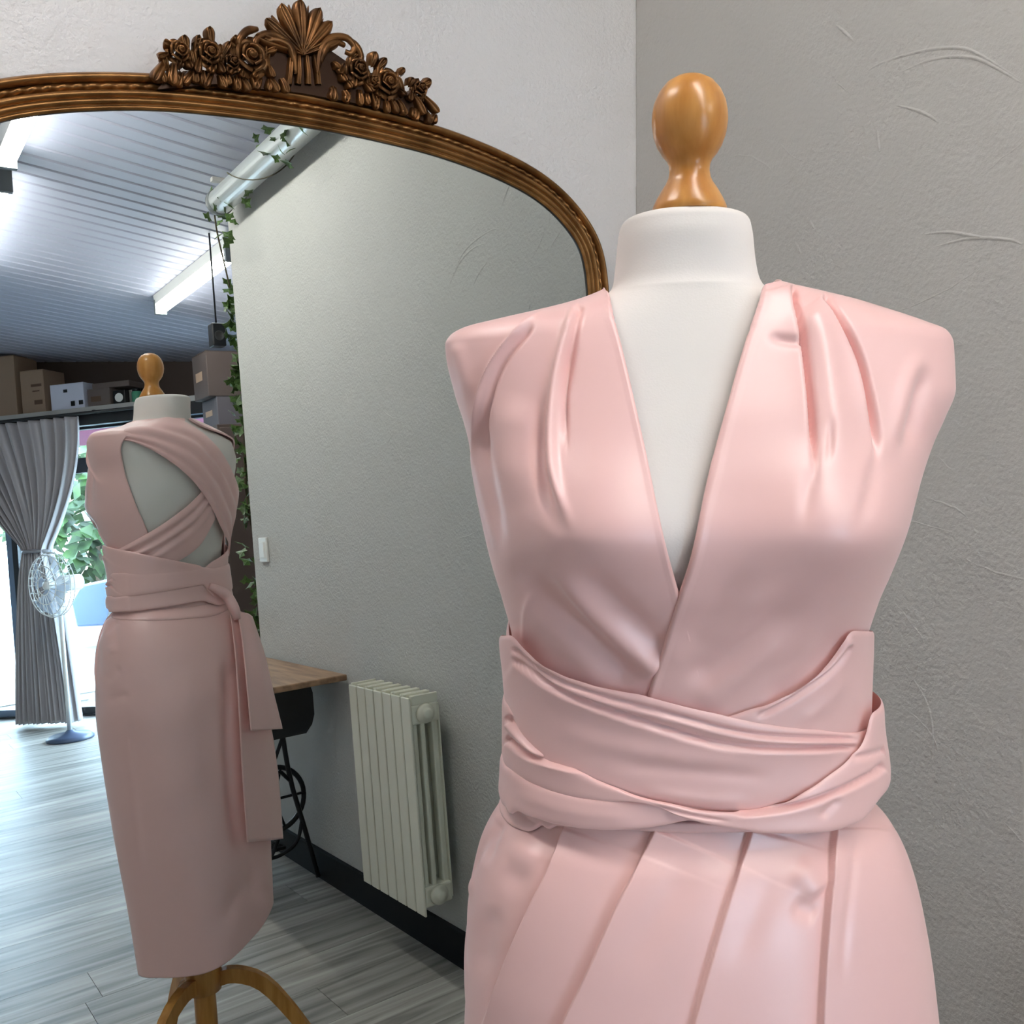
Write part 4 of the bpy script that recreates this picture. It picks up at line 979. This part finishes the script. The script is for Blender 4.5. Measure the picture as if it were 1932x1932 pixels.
# tall cabinet beyond the wall with boxes
cb_ = empty('tall_cabinet', (.78, -4.15, 0), 'tall dark brown cabinet standing beyond the end of the plaster wall', 'cabinet')
bevel(Geo().box(-.30, .30, -.16, .16, .05, 1.84).obj('cabinet_body', M_DARK, cb_), .004); Geo().box(-.28, .28, -.14, .14, 0, .05).obj('plinth', M_IRON, cb_)
for s_ in (-1, 1):
    d = bevel(Geo().box(min(0, s_ * .296), max(0, s_ * .296), .16, .178, .07, 1.82).obj('door', M_DARK, cb_), .003); d.scale = (.99, 1, 1)
    Geo().tube([(s_ * .03, .19, .95), (s_ * .03, .19, 1.07)], .006, 8).obj('handle', M_STEEL, d, True)
def wbox(x0, x1, y0, y1, z0, z1, m, label):
    e = empty('cardboard_box', ((x0 + x1) / 2, (y0 + y1) / 2, z0), label, 'box', 'boxes on the tall cabinet'); w2, d2, h = (x1 - x0) / 2, (y1 - y0) / 2, z1 - z0
    bevel(Geo().box(-w2, w2, -d2, d2, 0, h).obj('carton_body', m, e), .003, 1)
    for q0, q1 in ((-d2, -.001), (.001, d2)): Geo().box(-w2, w2, q0, q1, h, h + .003).obj('flap', m, e)
    Geo().box(-w2, w2, -.02, .02, h + .003, h + .004).obj('packing_tape', M_CREAM, e)
    Geo().box(-w2 - .001, -w2, -d2 * .6, d2 * .3, h * .4, h * .6).obj('printed_mark', M_CARD2 if m is M_CARD else M_CARD, e)
wbox(.50, 1.02, -4.28, -4.02, 1.84, 2.00, mat('lilac_carton', srgb(74, 70, 76), .8), 'grey lilac box lying on the tall cabinet beneath a brown box')
wbox(.46, .98, -4.28, -4.03, 2.005, 2.26, mat('umber_carton', srgb(66, 55, 52), .8), 'brown box on top of the grey lilac box on the cabinet')

# ------------------------------------------------------------------ curtain
cu = empty('curtain', tuple(fac(-4.4, .34, .02)), 'grey satin curtain tied back beside the shop door', 'curtain')
nz_, ns_ = 90, 180
P = np.zeros((nz_, ns_, 3))
top0, top1, zt = -5.22, -4.03, 2.09; ti0, ti1, zti = -4.485, -4.345, 1.20; bo0, bo1, zb = -4.66, -4.20, .03
prr = np.random.RandomState(3).uniform(-.4, .4, 40)
for i in range(nz_):
    z = zt + (zb - zt) * i / (nz_ - 1)
    if z > zti:
        t = (zt - z) / (zt - zti); e0 = t ** 1.15; e1 = t ** 1.9
        a0 = top0 + (ti0 - top0) * e0; a1 = top1 + (ti1 - top1) * e1
    else:
        t = (zti - z) / (zti - zb); e = t ** .55
        a0 = ti0 + (bo0 - ti0) * e; a1 = ti1 + (bo1 - ti1) * e
    wid = a1 - a0; amp = .035 + .02 * (1 - min(1, wid / 1.2))
    for j in range(ns_):
        s = j / (ns_ - 1); ph = s * 2 * math.pi * 13
        f = math.sin(ph + prr[int(s * 20)] * .3) + .35 * math.sin(ph * 2.3 + 1)
        P[i, j] = fac(a0 + wid * s, .335 + amp * f * (.8 if z > zti else 1.0), z)
# soften the tie
for _ in range(3): P[1:-1] = (P[:-2] + 2 * P[1:-1] + P[2:]) / 4
o = mesh('cloth', P.reshape(-1, 3), grid_faces(nz_, ns_), M_CURTAIN, cu, True, True)
md = o.modifiers.new('thickness', 'SOLIDIFY'); md.thickness = .003
g = Geo(); cc = [fac(-4.415 + .088 * math.cos(a), .335 + .075 * math.sin(a), 1.195 + .01 * math.sin(a)) for a in np.linspace(0, 2 * math.pi, 30)]
g.tube(cc, .013, 8); g.obj('tieback', mat('tieback_grey', srgb(130, 128, 132), .5), cu, True, True)
rl_ = Geo().tube([fac(-5.6, .335, 2.105), fac(-3.4, .335, 2.105)], .011, 12).obj('curtain_rail', M_FRAME, None, True); props(rl_, 'black curtain rail under the shelf edge', 'rail')
for s_ in (-5.5, -4.7, -3.9, -3.45):
    g = Geo(); g.frame_box(fac(0, 0, 0), FD, FN, (0, 0, 1), s_ - .01, s_ + .01, .28, .345, 2.10, 2.118); g.obj('bracket', M_FRAME, rl_)

# ------------------------------------------------------------------ pedestal fan
fp = seen(110, 1102, FN, FCV + .72); FANZ = float(fp[2])
fan = empty('pedestal_fan', (fp[0], fp[1], 0), 'white pedestal fan with clear bluish blades standing before the curtain', 'fan')
Geo().lathe([(.14, 0), (.142, .012), (.12, .03), (.03, .045), (.018, .06)], 32).obj('base', mat('fan_base', srgb(70, 84, 110), .4), fan, True)
Geo().tube([(0, 0, .04), (0, 0, FANZ - .08)], .014, 14).obj('pole', M_WHITE, fan, True)
vd = (refl(np.array([fp[0], fp[1], 1.0])) - CAM); vd /= np.linalg.norm(vd)
ang = math.atan2(FD[1], FD[0]) + R(110)
ax = np.array([math.cos(ang), math.sin(ang), 0]); sd = np.array([-ax[1], ax[0], 0]); up = np.array([0, 0, 1.0]); hc = np.array([0, 0, FANZ])
g = Geo(); g.tube([hc - ax * .16, hc - ax * .15, hc - ax * .02, hc], [.035, .05, .052, .03], 18); g.obj('motor', M_WHITE, fan, True)
g = Geo(); g.tube([up * (FANZ - .09), hc - ax * .05 - up * .04, hc - ax * .09], .016, 12); g.obj('neck', M_WHITE, fan, True)
gr = Geo()
for q, rr in ((.02, .20), (.05, .205), (.08, .19), (.095, .12), (.10, .06)):
    gr.tube([hc + ax * q + (sd * math.cos(a) + up * math.sin(a)) * rr for a in np.linspace(0, 2 * math.pi, 40)], .003, 6)
for k in range(24):
    a = 2 * math.pi * k / 24; e = sd * math.cos(a) + up * math.sin(a)
    gr.tube([hc + e * .05, hc + ax * .02 + e * .20, hc + ax * .08 + e * .19, hc + ax * .10 + e * .06], .0018, 5)
gr.obj('guard', M_WHITE, fan, True)
g = Geo(); g.tube([hc + ax * .03, hc + ax * .09, hc + ax * .10], [.028, .028, .01], 16); hb = g.obj('hub', M_WHITE, fan, True)
for k in range(4):
    a = k * math.pi / 2 + .4; V = []
    for i in range(9):
        for j in range(7):
            rr = .03 + .155 * i / 8; an = a + (j / 6 - .5) * 1.15 * (.6 + .4 * i / 8)
            V.append(hc + ax * (.055 + .035 * (j / 6 - .5)) + (sd * math.cos(an) + up * math.sin(an)) * rr)
    b_ = mesh('blade', V, grid_faces(9, 7), M_FANBLADE, fan, True)

# ------------------------------------------------------------------ outside
aw = empty('shop_awning', tuple(fac(-4.2, -.16, 2.35)), 'pink striped-edge awning above the shop windows outside', 'awning')
aw['label'] = 'pink fabric awning sloping down outside above the shop windows'
g = Geo(); n_ = 2
V = [fac(-4.9, -.14, 2.45), fac(-2.6, -.14, 2.45), fac(-2.6, -.9, 2.16), fac(-4.9, -.9, 2.16)]; V += [v + np.array([0, 0, .01]) for v in V]
mesh('canopy', V, [(3, 2, 1, 0), (4, 5, 6, 7), (0, 1, 5, 4), (1, 2, 6, 5), (2, 3, 7, 6), (3, 0, 4, 7)], M_PINK, aw, False, True)
g = Geo(); g.frame_box(fac(0, 0, 0), FD, FN, (0, 0, 1), -4.9, -2.6, -.912, -.9, 2.03, 2.17); g.obj('valance', M_PINK, aw, False, True)
def tree(s, off, h, rad, label, m=M_TREE, conifer=False, seed=1):
    r = random.Random(seed); t = empty('tree', tuple(fac(s, off, -.10)), label, 'tree', 'trees across the street')
    Geo().tube([(0, 0, 0), (.03, 0, h * .5), (0, .03, h * .8)], [.10, .07, .03], 8).obj('trunk', M_BARK, t, True)
    g = Geo()
    for i in range(900):
        while True:
            x, y, z = r.uniform(-1, 1), r.uniform(-1, 1), r.uniform(-1, 1)
            if x * x + y * y + z * z < 1: break
        zz = h * .58 + z * h * .44; k = rad * ((1 - (z + 1) / 2) * 1.0 + .05 if conifer else 1.0)
        c = np.array((x * k, y * k, zz)); a = np.array([r.gauss(0, 1) for _ in range(3)]); a /= np.linalg.norm(a); b = np.cross(a, (.3, .5, .8)); b /= np.linalg.norm(b); q = rad * .11
        g.add([c - a * q, c + b * q * .6, c + a * q, c - b * q * .6], [(0, 1, 2, 3)])
    o = g.obj('foliage', m, t); o['kind'] = 'stuff'
tree(-7.6, -9.0, 3.6, 1.5, 'bushy bright green tree behind the pale car', seed=1)
tree(-3.3, -10.0, 3.3, 1.6, 'bushy green tree standing past the door opening', seed=2)
tree(-10.8, -9.5, 3.8, 1.7, 'broad green tree at the far end of the street', seed=3)
tree(-5.3, -7.5, 2.0, .35, 'slim dark green conifer across the street', mat('conifer_green', srgb(10, 30, 18), .7), True, 4)
tree(-.4, -9.0, 3.4, 1.5, 'green tree beside the cream building', seed=5)
hs_ = empty('street_house', tuple(fac(-5.5, -16, -.1)), 'cream rendered house across the street', 'building')
g = Geo(); g.frame_box(fac(0, 0, 0), FD, FN, (0, 0, 1), -16, 4, -20, -16, -.1, 5.5); g.obj('house_wall', M_CREAM, hs_, False, True)
for i in range(6):
    s_ = -14 + i * 2.9; g = Geo(); g.frame_box(fac(0, 0, 0), FD, FN, (0, 0, 1), s_, s_ + 1.1, -16.01, -15.96, 2.6, 4.0); w_ = g.obj('house_window', M_WHITE, hs_, False, True)
    g = Geo(); g.frame_box(fac(0, 0, 0), FD, FN, (0, 0, 1), s_ + .1, s_ + 1.0, -15.96, -15.95, 2.7, 3.9); g.obj('pane', M_ALU, hs_, False, True)
def car(s, off, body_m, label):
    t = empty('parked_car', tuple(fac(s, off, -.10)), label, 'car', 'cars parked outside')
    def ext(name, pr, w, m, y0=0):
        V = []
        for sgn in (-1, 1): V += [FD * x + FN * (sgn * w) + np.array([0, 0, z]) for x, z in pr]
        n = len(pr); return bevel(mesh(name, V, [tuple(range(n)), tuple(range(2 * n - 1, n - 1, -1))] + [(i, n + i, n + (i + 1) % n, (i + 1) % n) for i in range(n)], m, t), .03)
    ext('body', [(-2.0, .30), (-2.05, .62), (-1.9, .82), (-1.1, .92), (1.25, .94), (1.95, .80), (2.05, .55), (2.0, .30)], .82, body_m)
    ext('cabin', [(-1.15, .90), (-.45, 1.42), (.75, 1.45), (1.5, .92)], .74, body_m)
    for x0, x1, x2, x3 in ((-.95, -.38, .10, .10), (.20, .20, .70, 1.22)):
        for sgn in (-1, 1):
            V = [FD * x + FN * (sgn * .745) + np.array([0, 0, z]) for x, z in ((x0, .96), (x1, 1.37), (x2, 1.38), (x3, .96))]
            V += [v + FN * sgn * .008 for v in V]; mesh('side_window', V, [(0, 1, 2, 3), (7, 6, 5, 4), (0, 4, 5, 1), (1, 5, 6, 2), (2, 6, 7, 3), (3, 7, 4, 0)], M_CARBLUE, t)
    for x in (-1.25, 1.25):
        for sgn in (-1, 1):
            g = Geo().lathe([(.20, -.1), (.31, -.1), (.33, -.06), (.33, .06), (.31, .1), (.2, .1), (.18, .06), (.05, .08), (.001, .08)], 24)
            V = [FD * (x + v[0]) + FN * sgn * (.75 + v[2] * .9) + np.array([0, 0, .33 + v[1]]) for v in g.V]; mesh('wheel', V, g.F, M_TYRE, t, True)
car(-5.6, -5.2, M_CARBLUE, 'pale blue car parked opposite the shop door')
car(-.9, -5.4, mat('car_silver', srgb(70, 92, 124), .3), 'pale silver car parked farther along the street')
